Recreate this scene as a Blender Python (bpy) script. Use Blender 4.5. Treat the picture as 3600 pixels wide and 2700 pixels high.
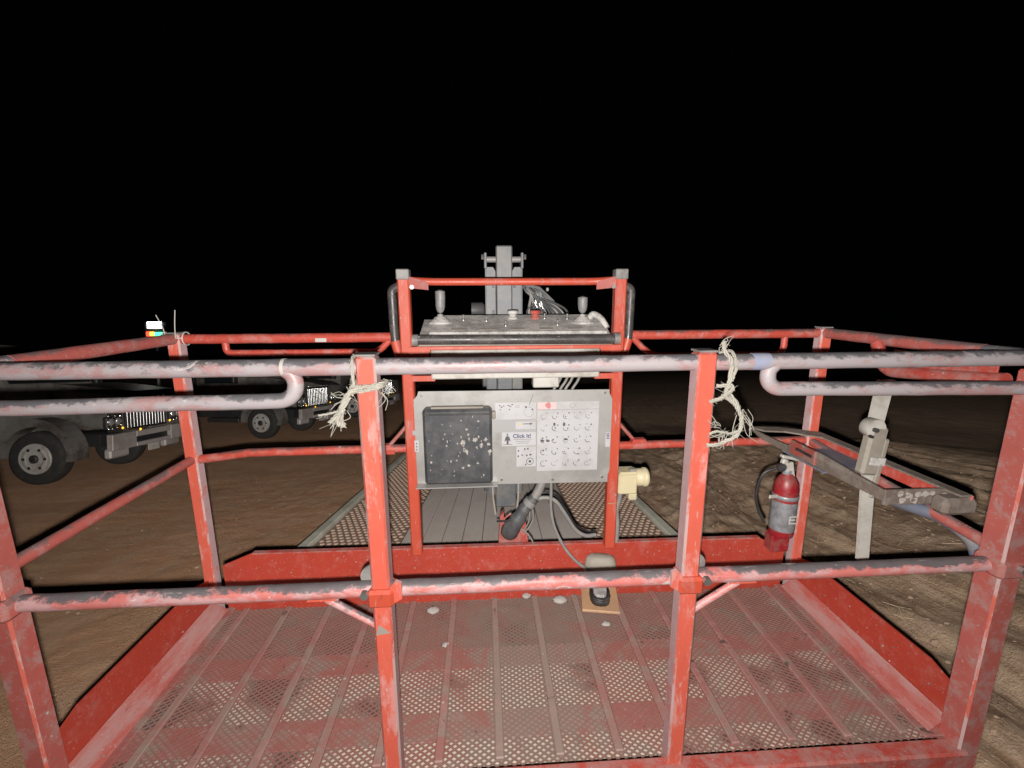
import bpy, math, random
import numpy as np
from mathutils import Vector, Matrix, Euler

for o in list(bpy.data.objects): bpy.data.objects.remove(o, do_unlink=True)
S = bpy.context.scene
COL = S.collection
random.seed(7)

# ---------------------------------------------------------------- camera
CW = Vector((-0.1057, -1.1800, 2.1998))
RIGHT = Vector((0.99818, -0.05873, -0.01379)); UP = Vector((0.01574, 0.03286, 0.99934)); FWD = Vector((0.05824, 0.99773, -0.03372))
CAMROT = Matrix((RIGHT, UP, -FWD)).transposed()
cd = bpy.data.cameras.new('camera'); cam = bpy.data.objects.new('camera', cd); COL.objects.link(cam)
cam.matrix_world = Matrix.Translation(CW) @ CAMROT.to_4x4()
cd.sensor_width = 36; cd.lens = 15.813; cd.clip_start = 0.02; cd.clip_end = 600
S.camera = cam

# ---------------------------------------------------------------- night sky
wd = bpy.data.worlds.new('World'); S.world = wd; wd.use_nodes = True
wd.node_tree.nodes['Background'].inputs[0].default_value = (0.5, 0.6, 0.9, 1)
wd.node_tree.nodes['Background'].inputs[1].default_value = 0.0006

# ---------------------------------------------------------------- the phone's flash, just under the lens: the light the place was seen by
FLASH = 94.0
fl = bpy.data.lights.new('flash', 'SPOT'); fl.spot_size = math.radians(178); fl.spot_blend = 0.92
fl.shadow_soft_size = 0.008; fl.energy = 1.0; fl.color = (1.0, 0.95, 0.9)
fl.use_nodes = True
_n = fl.node_tree.nodes; _em = _n['Emission']; _fo = _n.new('ShaderNodeLightFalloff'); _fo.inputs['Strength'].default_value = 1.0
_pw = _n.new('ShaderNodeMath'); _pw.operation = 'POWER'; _pw.inputs[1].default_value = 1.52      # the phone evens near and far out: falls off more gently than r squared
_ml = _n.new('ShaderNodeMath'); _ml.operation = 'MULTIPLY'; _ml.inputs[1].default_value = FLASH
fl.node_tree.links.new(_fo.outputs['Linear'], _pw.inputs[0]); fl.node_tree.links.new(_pw.outputs[0], _ml.inputs[0])
fl.node_tree.links.new(_ml.outputs[0], _em.inputs['Strength'])
fo = bpy.data.objects.new('flash', fl); COL.objects.link(fo)
fo.matrix_world = Matrix.Translation(CW - UP * 0.027 - RIGHT * 0.004) @ CAMROT.to_4x4()

S.view_settings.view_transform = 'Standard'; S.view_settings.look = 'None'
S.view_settings.exposure = 0.0; S.view_settings.gamma = 1.0; S.view_settings.use_curve_mapping = False
S.cycles.use_denoising = True
S.cycles.max_bounces = 5
S.cycles.sample_clamp_indirect = 4

# ---------------------------------------------------------------- frames
TILT = math.radians(9.5)                      # the basket leans back on its boom
TB = Matrix.Translation((0, 0, 1.124)) @ Matrix.Rotation(TILT, 4, 'X')
L = 0.70; HW = 1.214; HR = 1.1                # basket depth, half width, rail height

# ---------------------------------------------------------------- node helpers
class NT:
    def __init__(s, name):
        s.m = bpy.data.materials.new(name); s.m.use_nodes = True
        s.t = s.m.node_tree; s.b = s.t.nodes['Principled BSDF']
        s.tc = s.t.nodes.new('ShaderNodeTexCoord')
    def new(s, typ, ins=None, **props):
        n = s.t.nodes.new(typ)
        for k, v in props.items(): setattr(n, k, v)
        for k, v in (ins or {}).items(): s.put(n, k, v)
        return n
    def put(s, n, k, v):
        i = n.inputs[k]
        if isinstance(v, bpy.types.NodeSocket): s.t.links.new(v, i)
        elif isinstance(v, (tuple, list)) and len(v) == 3 and i.type == 'RGBA': i.default_value = (*v, 1)
        else: i.default_value = v
    def noise(s, scale, detail=5, rough=.6, vec=None, dist=0):
        return s.new('ShaderNodeTexNoise', {'Vector': vec or s.tc.outputs['Object'], 'Scale': scale, 'Detail': detail, 'Roughness': rough, 'Distortion': dist}).outputs['Fac']
    def vor(s, scale, vec=None):
        n = s.new('ShaderNodeTexVoronoi', {'Vector': vec or s.tc.outputs['Object'], 'Scale': scale}); return n.outputs['Distance'], n.outputs['Color']
    def ramp(s, fac, a, b, lo=0., hi=1.):
        return s.new('ShaderNodeMapRange', {0: fac, 1: a, 2: b, 3: lo, 4: hi}, interpolation_type='SMOOTHSTEP').outputs[0]
    def math(s, op, a, b=0., c=0.):
        n = s.new('ShaderNodeMath', operation=op); s.put(n, 0, a); s.put(n, 1, b); s.put(n, 2, c); return n.outputs[0]
    def mix(s, fac, a, b):
        n = s.new('ShaderNodeMix', data_type='RGBA'); s.put(n, 0, fac); s.put(n, 6, a); s.put(n, 7, b); return n.outputs[2]
    def nz(s): return s.new('ShaderNodeSeparateXYZ', {0: s.new('ShaderNodeNewGeometry').outputs['Normal']}).outputs[2]
    def xyz(s): return s.new('ShaderNodeSeparateXYZ', {0: s.tc.outputs['Object']}).outputs
    def scaled(s, v): return s.new('ShaderNodeMapping', {'Vector': s.tc.outputs['Object'], 'Scale': v}).outputs[0]
    def bump(s, h, strength=.3, dist=.002):
        s.put(s.b, 'Normal', s.new('ShaderNodeBump', {'Height': h, 'Strength': strength, 'Distance': dist}).outputs[0])
    def done(s, col, rough=.5, metal=0., spec=.5, k=1.):
        if k != 1.: col = s.mix(1 - k, col, (0, 0, 0))
        s.put(s.b, 'Base Color', col); s.put(s.b, 'Roughness', rough); s.put(s.b, 'Metallic', metal); s.put(s.b, 'Specular IOR Level', spec); return s.m

def m_plain(name, col, rough=.6, metal=0., var=.25, scale=14, dirt=None, dirt_amt=.5, spec=.5, bump=.15, k=.74):
    n = NT(name); a = n.noise(scale); d = tuple(c * (1 - var) for c in col); l = tuple(min(1, c * (1 + var)) for c in col)
    c = n.mix(a, d, l)
    if dirt: c = n.mix(n.math('MULTIPLY', n.ramp(n.noise(scale * .6, 8, .7), .45, .62), dirt_amt), c, dirt)
    if bump: n.bump(n.noise(scale * 8, 3), bump, .001)
    return n.done(c, rough, metal, spec, k)

def m_red(name, base=(.60, .055, .028), dust=.35, dust_t=(.47, .62), pink=(.56, .27, .24), top=0., grey=0., chips=.5, spatter=.5, rough=.42, greycol=(.13, .125, .135), side=0., st=(1, 1, 1), rust=.35, k=.72):
    n = NT(name); nz = n.nz()
    c = n.mix(n.noise(5, 4), tuple(x * .82 for x in base), tuple(min(1, x * 1.12) for x in base))
    sv = n.scaled(st); sc = n.noise(17, 12, .74, vec=sv, dist=.25)
    c = n.mix(n.math('MULTIPLY', n.ramp(sc, *dust_t), dust), c, pink)
    if side:
        nx_ = n.math('ABSOLUTE', n.new('ShaderNodeSeparateXYZ', {0: n.new('ShaderNodeNewGeometry').outputs['Normal']}).outputs[0])
        sf = n.math('MULTIPLY', n.ramp(nx_, .25, .6), n.ramp(n.noise(7, 7, .65), .30, .46))
        c = n.mix(n.math('MULTIPLY', sf, side), c, n.mix(n.noise(30, 6), (.50, .30, .32), (.58, .52, .54)))
    # rubbed to bare steel where hands and gear slide along the upper face, and in patches
    if top or grey:
        g = n.math('ADD', n.math('MULTIPLY', n.noise(9, 12, .78, vec=sv, dist=.4), .6), n.math('MULTIPLY', n.noise(46, 8, .7), .4))
        f = n.ramp(n.math('ADD', g, n.math('MULTIPLY', n.math('MULTIPLY', nz, n.ramp(n.noise(3.2, 5, .6), .34, .66, .25, 1.25)), .27 * top)), .60 - .1 * grey, .69 - .1 * grey)
        c = n.mix(n.math('MULTIPLY', f, max(top, grey)), c, n.mix(n.noise(45, 5), greycol, tuple(x * 2.1 for x in greycol)))
    c = n.mix(n.math('MULTIPLY', n.ramp(n.noise(27, 9, .75, vec=sv, dist=1.), .60, .66), rust), c, (.13, .06, .04))
    scr = n.noise(120, 4, .6, vec=n.scaled((st[0] * .25 if st[0] < 1 else 1, 1, st[2] * .25 if st[2] < 1 else 1)))
    c = n.mix(n.math('MULTIPLY', n.ramp(scr, .64, .70), .5), c, (.60, .52, .50))
    w = n.ramp(n.noise(34, 8, .66, vec=sv, dist=1.2), .70 - .05 * chips, .73 - .05 * chips)
    c = n.mix(n.math('MULTIPLY', w, min(1, chips)), c, (.62, .57, .55))
    d, cc = n.vor(42); sep = n.new('ShaderNodeSeparateColor', {0: cc}).outputs
    m = n.math('MULTIPLY', n.ramp(d, .16, .10), n.math('GREATER_THAN', sep[0], 1 - .16 * spatter))
    c = n.mix(m, c, n.mix(sep[1], (.7, .66, .6), (.10, .07, .06)))
    n.bump(n.math('ADD', sc, n.noise(160, 2)), .25, .0012)
    return n.done(c, n.ramp(sc, .3, .7, rough, min(.85, rough + .3)), 0., .5, k)

M = {}
M['red'] = m_red('red_paint', (.58, .075, .05), dust=.45, chips=.45, spatter=.5)
M['red_post'] = m_red('red_post_paint', (.68, .125, .08), dust=.6, dust_t=(.52, .62), pink=(.66, .36, .34), chips=.6, spatter=.35, side=.85, st=(1, 1, .35), k=.82)
M['red_clean'] = m_red('red_console_paint', (.64, .095, .05), dust=.4, dust_t=(.52, .62), pink=(.55, .25, .23), chips=.3, spatter=.25, rough=.36, st=(1, 1, .35))
M['red_toe'] = m_red('red_toe_board_paint', (.50, .058, .034), dust=.22, dust_t=(.5, .68), chips=.25, spatter=1.8, rough=.4)
M['red_dusty'] = m_red('red_dusty_paint', (.50, .07, .05), dust=.75, dust_t=(.40, .58), pink=(.42, .22, .20), chips=.5, spatter=.7, rough=.6, grey=.25)
M['rail_top'] = m_red('rail_rubbed_paint', (.46, .27, .27), dust=.9, dust_t=(.40, .54), pink=(.42, .395, .41), top=.95, grey=.75, chips=.8, spatter=.3, k=.82, rough=.36, st=(.45, 1, 1), greycol=(.085, .083, .09))
M['rail_mid'] = m_red('rail_chipped_paint', (.62, .19, .17), dust=.8, dust_t=(.44, .56), pink=(.58, .38, .39), top=.95, grey=.55, chips=1.1, spatter=.3, k=.86, rough=.35, st=(.45, 1, 1), greycol=(.075, .075, .08))
M['rail_far'] = m_red('rail_far_paint', (.60, .09, .06), dust=.55, top=.75, grey=.12, chips=.5, spatter=.4, rough=.4, greycol=(.07, .06, .06))
M['side_rail'] = m_red('rail_side_paint', (.50, .12, .10), dust=.7, pink=(.42, .27, .25), top=.8, grey=.25, chips=.4, spatter=.6, rough=.55, greycol=(.10, .09, .09))
M['gutter'] = m_red('dusty_floor_gutter', (.48, .10, .08), dust=.85, dust_t=(.36, .60), pink=(.46, .27, .255), chips=.6, spatter=.7, rough=.6, st=(1, .2, 1))
M['bare'] = m_red('rubbed_black_tube', (.07, .065, .065), dust=.5, pink=(.16, .14, .13), chips=.3, spatter=.2, rough=.28)
M['grey_cap'] = m_plain('bare_grey_steel', (.30, .29, .28), .5, 0, .3, 30, (.12, .10, .09), .5)
M['zinc'] = m_plain('zinc_bolt', (.62, .61, .58), .32, .8, .2, 40)
M['alu'] = m_plain('brushed_aluminium', (.46, .455, .44), .42, .2, .12, 9, (.33, .32, .30), .7, bump=.05)
M['black_plastic'] = m_plain('black_dusty_plastic', (.055, .058, .066), .5, 0, .35, 16, (.13, .13, .13), .6)
def m_console():
    n = NT('dusty_grey_console'); c = n.mix(n.noise(30, 8, .7), (.20, .195, .19), (.50, .485, .465))
    c = n.mix(n.math('MULTIPLY', n.ramp(n.noise(14, 10, .75), .44, .60), .8), c, (.62, .60, .57))
    c = n.mix(n.math('MULTIPLY', n.ramp(n.noise(70, 6, .7), .58, .66), .55), c, (.12, .115, .11))
    c = n.mix(n.math('MULTIPLY', n.ramp(n.noise(95, 5, .7), .60, .66), .6), c, (.62, .60, .57))
    n.bump(n.noise(120, 4), .6, .0015); return n.done(c, .6, k=.85)
M['panel_grey'] = m_console()
M['grip'] = m_plain('joystick_grip', (.24, .24, .245), .5, 0, .3, 60, (.34, .33, .32), .6)
M['rubber'] = m_plain('dark_rubber', (.03, .03, .032), .5, 0, .4, 20, (.10, .095, .09), .6)
M['mast'] = m_plain('grey_mast_paint', (.125, .135, .147), .5, 0, .35, 22, (.20, .185, .17), .7, bump=.4)
M['mast_dark'] = m_plain('dark_mast_paint', (.06, .065, .07), .55, 0, .3, 12, (.13, .12, .11), .5)
M['white_paint'] = m_plain('off_white_paint', (.62, .60, .55), .55, 0, .1, 10, (.36, .32, .27), .7)
M['paper'] = m_plain('white_decal', (.58, .58, .60), .45, 0, .05, 14, (.46, .445, .44), .6, bump=0)
M['paper_grey'] = m_plain('grey_decal', (.42, .42, .42), .5, 0, .05, 8, None, bump=0)
M['ink'] = m_plain('black_ink', (.10, .10, .11), .6, 0, .2, 60, bump=0)
M['ink_faint'] = m_plain('faded_ink', (.27, .27, .29), .6, 0, .3, 60, bump=0)
M['ink_red'] = m_plain('red_ink', (.62, .22, .22), .6, 0, .2, 60, bump=0)
M['ink_pink'] = m_plain('pink_ink', (.78, .55, .56), .6, 0, .1, 20, bump=0)
M['ink_blue'] = m_plain('blue_ink', (.07, .085, .17), .6, 0, .2, 60, bump=0)
M['ink_yellow'] = m_plain('yellow_ink', (.72, .55, .10), .6, 0, .2, 60, bump=0)
M['cream'] = m_plain('cream_plastic', (.74, .66, .42), .5, 0, .06, 14, (.52, .46, .34), .5)
M['ply'] = m_plain('tan_plate', (.60, .36, .20), .6, 0, .12, 12, (.40, .26, .18), .5)
M['dust_cover'] = m_plain('dusty_grey_cover', (.36, .33, .28), .75, 0, .15, 20, (.26, .22, .18), .5)
M['cable'] = m_plain('grey_cable', (.26, .255, .25), .5, 0, .2, 30, (.38, .34, .29), .5)
M['cable_black'] = m_plain('black_cable', (.02, .02, .022), .45, 0, .3, 30)
M['ext_red'] = m_plain('extinguisher_red', (.34, .014, .022), .42, 0, .3, 30, (.26, .13, .11), .6)
M['ext_silver'] = m_plain('silver_label', (.34, .35, .37), .42, .2, .2, 40, (.16, .16, .16), .6)
M['rope'] = m_plain('cream_rope', (.52, .50, .43), .85, 0, .2, 60, (.36, .33, .28), .5)
M['hose'] = m_plain('blue_grey_hose', (.17, .19, .25), .55, 0, .3, 20, (.30, .28, .25), .6)
M['tape'] = m_plain('blue_tape', (.38, .41, .56), .5, 0, .25, 40, (.46, .44, .46), .9)
M['clod'] = m_plain('pale_dry_mud', (.50, .47, .44), .95, 0, .2, 60, (.34, .30, .26), .5, bump=.8)
M['chrome'] = m_plain('chrome', (.8, .8, .8), .23, 1, .05, 10, bump=0)
M['glint'] = m_plain('polished_chrome', (.95, .95, .93), .16, 1, .02, 10, bump=0, k=1.)
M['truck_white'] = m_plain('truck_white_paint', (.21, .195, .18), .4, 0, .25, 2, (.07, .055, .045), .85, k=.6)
M['truck_dark'] = m_plain('truck_black_plastic', (.02, .02, .022), .6, 0, .3, 6, (.05, .04, .035), .5)
M['truck_bumper'] = m_plain('truck_bumper_paint', (.44, .40, .385), .4, .1, .2, 3, (.24, .20, .17), .6, k=.8)
M['tyre'] = m_plain('tyre_rubber', (.022, .021, .02), .85, 0, .3, 20, (.05, .04, .03), .5)
M['rim'] = m_plain('pale_steel_rim', (.52, .50, .47), .45, .2, .12, 8, (.28, .23, .19), .5, k=.75)
M['grate'] = m_plain('rusty_grate', (.42, .29, .22), .8, 0, .35, 30, (.38, .28, .21), .6, k=1.)
M['grate_base'] = m_plain('rusty_grate_base', (.25, .175, .135), .85, 0, .4, 20, (.16, .11, .08), .6, k=1.)
M['edge_strip'] = m_plain('pale_edge_strip', (.52, .51, .43), .7, 0, .12, 9, (.30, .26, .20), .5, k=1.)
M['straw'] = m_plain('dry_straw', (.50, .40, .27), .9, 0, .3, 5, k=1.)
M['stone'] = m_plain('dirt_stone', (.36, .26, .18), .95, 0, .3, 8, k=1.)
M['tray'] = m_red('grimy_tray_steel', (.20, .155, .13), dust=.8, dust_t=(.44, .56), pink=(.27, .235, .20), grey=.2, chips=.6, spatter=.8, rough=.7)
M['tray_red'] = m_red('grimy_tray_red', (.42, .09, .07), dust=.8, dust_t=(.46, .58), pink=(.26, .21, .18), grey=.2, chips=.5, spatter=.8, rough=.65)
M['mud_pale'] = m_plain('paper_scrap', (.55, .50, .46), .9, 0, .15, 30, (.36, .31, .26), .6)

def m_emit(name, col, st):
    m = bpy.data.materials.new(name); m.use_nodes = True; b = m.node_tree.nodes['Principled BSDF']
    b.inputs['Base Color'].default_value = (*col, 1); b.inputs['Emission Color'].default_value = (*col, 1); b.inputs['Emission Strength'].default_value = st; b.inputs['Roughness'].default_value = .3
    return m
M['lamp_white'] = m_emit('lamp_white', (1, 1, 1), 9); M['lamp_red'] = m_emit('lamp_red', (1, .06, .03), 3.5); M['lamp_amber'] = m_emit('lamp_amber', (1, .45, .05), 4); M['lamp_green'] = m_emit('lamp_green', (.06, .9, .35), 3.5)
M['marker'] = m_emit('amber_marker', (1, .50, .03), 1.6)  # emission stands in for flash light sent back by amber reflectors
def m_glass():
    n = NT('dark_glass'); return n.done((.01, .013, .014), .05, 0, .6)
M['glass'] = m_glass()
def m_lens():
    n = NT('headlight_lens'); d, c = n.vor(30); n.bump(d, .5, .01); return n.done((.45, .45, .46), .12, .6, .8)
M['lens'] = m_lens()

def m_floor_mesh():                      # red mesh, walked bare and caked brown along the middle
    n = NT('walked_floor_mesh'); x, y, z = n.xyz()
    c = n.mix(n.noise(9, 5), (.34, .14, .12), (.27, .14, .115))
    walk = n.ramp(n.math('ABSOLUTE', n.math('SUBTRACT', x, .04)), .30, .08, 0., .16)
    dirt = n.ramp(n.math('ADD', n.noise(5.5, 10, .72, dist=1.2), walk), .47, .68)
    c = n.mix(n.math('MULTIPLY', dirt, .8), c, (.25, .19, .16))
    c = n.mix(n.math('MULTIPLY', n.ramp(n.noise(11, 6, .6), .60, .70), .5), c, (.36, .28, .24))
    return n.done(c, .6, k=.74)
M['floor_mesh'] = m_floor_mesh()
def m_floor_mud():                       # pale dried mud packed below the mesh
    n = NT('mud_under_mesh')
    x, y, z = n.xyz()
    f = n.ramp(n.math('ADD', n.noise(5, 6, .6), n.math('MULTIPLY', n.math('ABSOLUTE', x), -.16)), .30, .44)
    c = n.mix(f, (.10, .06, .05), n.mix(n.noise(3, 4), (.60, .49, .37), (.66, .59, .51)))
    n.bump(n.noise(120), .5, .003)
    return n.done(c, .9, k=.74)
M['floor_mud'] = m_floor_mud()
M['rear_backing'] = m_plain('backing_under_rear_mesh', (.26, .19, .15), .9, 0, .5, 6, (.08, .05, .04), .9)
def m_floor_red(name, base=(.38, .11, .10), k=.9):
    n = NT(name)
    c = n.mix(n.noise(8, 5), tuple(b * .8 for b in base), tuple(b * 1.1 for b in base))
    x, y, z = n.xyz()
    big = n.math('ADD', n.noise(5.5, 10, .72, dist=1.2), n.ramp(n.math('ABSOLUTE', n.math('SUBTRACT', x, .04)), .30, .06, 0., .18))
    c = n.mix(n.math('MULTIPLY', n.ramp(big, .42, .64), k), c, (.32, .245, .205))
    c = n.mix(n.math('MULTIPLY', n.ramp(n.noise(20, 8, .7, dist=.7), .52, .66), .45), c, (.46, .27, .25))
    d, cc = n.vor(36); sep = n.new('ShaderNodeSeparateColor', {0: cc}).outputs
    m = n.math('MULTIPLY', n.ramp(d, .2, .1), n.math('GREATER_THAN', sep[0], .86))
    c = n.mix(m, c, n.mix(sep[1], (.55, .5, .45), (.05, .035, .03)))
    c = n.mix(n.math('MULTIPLY', n.ramp(n.noise(16, 4, .55, dist=.6), .66, .70), .75), c, (.06, .045, .04))
    n.bump(n.math('ADD', n.noise(30, 8, .7), n.noise(180, 2)), .35, .002)
    return n.done(c, .6, k=.74)
M['floor_red'] = m_floor_red('scuffed_red_floor')
M['floor_rib'] = m_floor_red('scuffed_red_rib', (.38, .17, .15), .95)

def m_ground():
    n = NT('night_dirt'); x, y, z = n.xyz()
    big = n.noise(.35, 6, .6); mid = n.noise(2.2, 8, .65); fine = n.noise(22, 8, .7); grit = n.noise(75, 6, .7)
    c = n.mix(big, (.64, .33, .175), (.55, .325, .20))
    c = n.mix(n.ramp(mid, .42, .62), c, (.62, .38, .24))
    strk = n.noise(5, 10, .7, vec=n.scaled((1.6, .16, 1)), dist=.4)
    rt = n.ramp(n.math('ADD', x, n.math('MULTIPLY', mid, 2.)), 2.2, 3.6)
    pal = n.mix(n.ramp(strk, .38, .62), (.22, .155, .105), (.56, .43, .31))
    c = n.mix(n.math('MULTIPLY', rt, .75), c, pal)
    c = n.mix(n.math('MULTIPLY', n.ramp(fine, .52, .72), .6), c, (.60, .45, .31))
    c = n.mix(n.math('MULTIPLY', n.ramp(grit, .58, .70), .7), c, (.58, .49, .40))
    c = n.mix(n.math('MULTIPLY', n.ramp(grit, .42, .32), .55), c, (.16, .10, .065))
    n.bump(n.math('ADD', n.math('ADD', fine, n.math('MULTIPLY', grit, .7)), n.math('MULTIPLY', n.math('MULTIPLY', strk, rt), 2.5)), .75, .03)
    return n.done(c, .95, 0, .2)
M['ground'] = m_ground()
def m_plank():
    n = NT('worn_deck_plank'); v = n.scaled((9, .8, 9))
    g = n.noise(4, 8, .65, vec=v); c = n.mix(g, (.46, .395, .355), (.62, .55, .505))
    c = n.mix(n.math('MULTIPLY', n.ramp(n.noise(1.5, 6, .6), .45, .62), .6), c, (.58, .54, .50))
    c = n.mix(n.math('MULTIPLY', n.ramp(n.noise(60, 4), .62, .72), .6), c, (.30, .28, .26))
    n.bump(g, .4, .006)
    return n.done(c, .75)
M['plank'] = m_plank()

# ---------------------------------------------------------------- mesh builder
class MB:
    def __init__(s): s.v = []; s.f = []; s.s = []
    def add(s, vs, fs, smooth=False):
        b = len(s.v); s.v += [tuple(x) for x in vs]
        for f in fs: s.f.append(tuple(i + b for i in f)); s.s.append(smooth)
        return s
    def box(s, c, size, rot=None, bev=.0015):
        h = [x / 2 for x in size]; b = min(bev, min(h) * .45); R = rot if isinstance(rot, Matrix) else (Euler(rot).to_matrix() if rot else Matrix.Identity(3)); c = Vector(c)
        idx = {}; vs = []
        for sx in (-1, 1):
            for sy in (-1, 1):
                for sz in (-1, 1):
                    for a in range(3):
                        p = [sx * (h[0] - b), sy * (h[1] - b), sz * (h[2] - b)]; sg = (sx, sy, sz); p[a] = sg[a] * h[a]
                        idx[(sx, sy, sz, a)] = len(vs); vs.append(c + R @ Vector(p))
        fs = []
        for a in range(3):
            u, w = (a + 1) % 3, (a + 2) % 3
            for sg in (-1, 1):
                q = []
                for (su, sw) in ((-1, -1), (1, -1), (1, 1), (-1, 1)):
                    k = [0, 0, 0]; k[a] = sg; k[u] = su; k[w] = sw; q.append(idx[(*k, a)])
                fs.append(q if sg > 0 else q[::-1])
            for su in (-1, 1):
                for sw in (-1, 1):
                    k0 = [0, 0, 0]; k1 = [0, 0, 0]; k0[a] = -1; k1[a] = 1
                    for k in (k0, k1): k[u] = su; k[w] = sw
                    q = [idx[(*k0, u)], idx[(*k1, u)], idx[(*k1, w)], idx[(*k0, w)]]
                    fs.append(q if su * sw > 0 else q[::-1])
        for sx in (-1, 1):
            for sy in (-1, 1):
                for sz in (-1, 1):
                    q = [idx[(sx, sy, sz, a)] for a in range(3)]; fs.append(q if sx * sy * sz > 0 else q[::-1])
        return s.add(vs, fs)
    def tube(s, pts, r, seg=12, cap=True, smooth=True, flat=1.0):
        pts = [Vector(p) for p in pts]; n = len(pts); rs = r if isinstance(r, (list, tuple)) else [r] * n
        tg = []
        for i in range(n):
            d = pts[min(i + 1, n - 1)] - pts[max(i - 1, 0)]; tg.append(d.normalized() if d.length > 1e-9 else Vector((0, 0, 1)))
        a = Vector((0, 0, 1)) if abs(tg[0].z) < .9 else Vector((1, 0, 0))
        u = tg[0].cross(a).normalized(); vs = []
        for i in range(n):
            u = (u - tg[i] * u.dot(tg[i])).normalized(); w = tg[i].cross(u)
            for k in range(seg):
                t = 2 * math.pi * k / seg; vs.append(pts[i] + (u * math.cos(t) + w * math.sin(t) * flat) * rs[i])
        fs = [(i * seg + k, i * seg + (k + 1) % seg, (i + 1) * seg + (k + 1) % seg, (i + 1) * seg + k) for i in range(n - 1) for k in range(seg)]
        s.add(vs, fs, smooth)
        if cap: s.add(vs[:seg], [tuple(range(seg))[::-1]]); s.add(vs[-seg:], [tuple(range(seg))])
        return s
    def lathe(s, prof, c=(0, 0, 0), axis='Z', seg=24, smooth=True, cap=True):
        c = Vector(c); vs = []
        for (r, h) in prof:
            for k in range(seg):
                t = 2 * math.pi * k / seg; x, y = r * math.cos(t), r * math.sin(t)
                p = {'Z': (x, y, h), 'Y': (x, h, -y), 'X': (h, x, y)}[axis] if not isinstance(axis, Matrix) else axis @ Vector((x, y, h))
                vs.append(c + Vector(p))
        n = len(prof); fs = [(i * seg + k, i * seg + (k + 1) % seg, (i + 1) * seg + (k + 1) % seg, (i + 1) * seg + k) for i in range(n - 1) for k in range(seg)]
        s.add(vs, fs, smooth)
        if cap: s.add(vs[:seg], [tuple(range(seg))[::-1]]); s.add(vs[-seg:], [tuple(range(seg))])
        return s
    def prism(s, poly, ext):                       # planar polygon (3d points) swept by ext
        p = [Vector(q) for q in poly]; e = Vector(ext); n = len(p)
        nr = Vector((0, 0, 0))
        for i in range(n): nr += p[i].cross(p[(i + 1) % n])
        if nr.dot(e) < 0: p = p[::-1]
        return s.add(p + [q + e for q in p], [tuple(range(n))[::-1], tuple(range(n, 2 * n))] + [(i, (i + 1) % n, n + (i + 1) % n, n + i) for i in range(n)])
    def loft(s, rings, smooth=False, cap=True):
        n = len(rings[0]); vs = [q for r in rings for q in r]
        fs = [(i * n + k, i * n + (k + 1) % n, (i + 1) * n + (k + 1) % n, (i + 1) * n + k) for i in range(len(rings) - 1) for k in range(n)]
        if cap: fs += [tuple(range(n))[::-1], tuple(range((len(rings) - 1) * n, len(rings) * n))]
        return s.add(vs, fs, smooth)
    def mesh(s, name, mat, off=Vector((0, 0, 0))):
        me = bpy.data.meshes.new(name); me.from_pydata([tuple(Vector(v) - off) for v in s.v], [], s.f)
        me.polygons.foreach_set('use_smooth', s.s); me.materials.append(M[mat]); me.update()
        return me

def tagit(o, label=None, cat=None, group=None, kind=None):
    for k, v in (('label', label), ('category', cat), ('group', group), ('kind', kind)):
        if v: o[k] = v
    return o
def thing(name, label, cat, at=(0, 0, 0), frame='B', group=None, rotz=0.):
    o = bpy.data.objects.new(name, None); COL.objects.link(o); o.empty_display_size = .05
    at = Vector(at)
    o.matrix_world = (TB @ Matrix.Translation(at)) if frame == 'B' else (Matrix.Translation(at) @ Matrix.Rotation(rotz, 4, 'Z'))
    o['off'] = 0
    del o['off']
    OFF[o.name] = at if frame == 'B' else Vector((0, 0, 0))
    return tagit(o, label, cat, group)
OFF = {}
def part(name, mb, mat, parent, kind=None, label=None):
    off = OFF.get(parent.name, Vector((0, 0, 0)))
    o = bpy.data.objects.new(name, mb.mesh(name, mat, off)); COL.objects.link(o); o.parent = parent; OFF[o.name] = off
    return tagit(o, label, kind=kind)
def solo(name, mb, mat, label, cat, at=(0, 0, 0), frame='B', group=None, kind=None):
    at = Vector(at) if frame == 'B' else Vector((0, 0, 0))
    o = bpy.data.objects.new(name, mb.mesh(name, mat, at)); COL.objects.link(o)
    o.matrix_world = (TB @ Matrix.Translation(at)) if frame == 'B' else Matrix.Identity(4)
    OFF[o.name] = at
    return tagit(o, label, cat, group, kind)
def copy_tree(o, parent=None):
    c = o.copy(); COL.objects.link(c); c.parent = parent
    for ch in o.children: copy_tree(ch, c)
    return c
def fillet(pts, r, n=6):
    P = [Vector(p) for p in pts]; out = [P[0]]
    for i in range(1, len(P) - 1):
        a, b, c = P[i - 1], P[i], P[i + 1]; d1 = (a - b); d2 = (c - b); k = min(r, d1.length * .49, d2.length * .49)
        p, q = b + d1.normalized() * k, b + d2.normalized() * k
        for t in range(n + 1):
            t /= n; out.append(p * (1 - t) ** 2 + b * 2 * t * (1 - t) + q * t * t)
    return out + [P[-1]]
def smoothp(pts, n=6):                              # Catmull-Rom
    P = [Vector(p) for p in pts]; P = [P[0] * 2 - P[1]] + P + [P[-1] * 2 - P[-2]]; out = []
    for i in range(1, len(P) - 2):
        a, b, c, d = P[i - 1:i + 3]
        for k in range(n):
            t = k / n; out.append(.5 * ((2 * b) + (c - a) * t + (2 * a - 5 * b + 4 * c - d) * t * t + (3 * b - a - 3 * c + d) * t ** 3))
    return out + [P[-2]]
def dense(pts, step=.03):                           # subdivide straight runs so tubes can be slightly uneven
    P = [Vector(p) for p in pts]; out = [P[0]]
    for a, b in zip(P, P[1:]):
        k = max(1, int((b - a).length / step))
        for i in range(1, k + 1): out.append(a.lerp(b, i / k))
    return out
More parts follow.
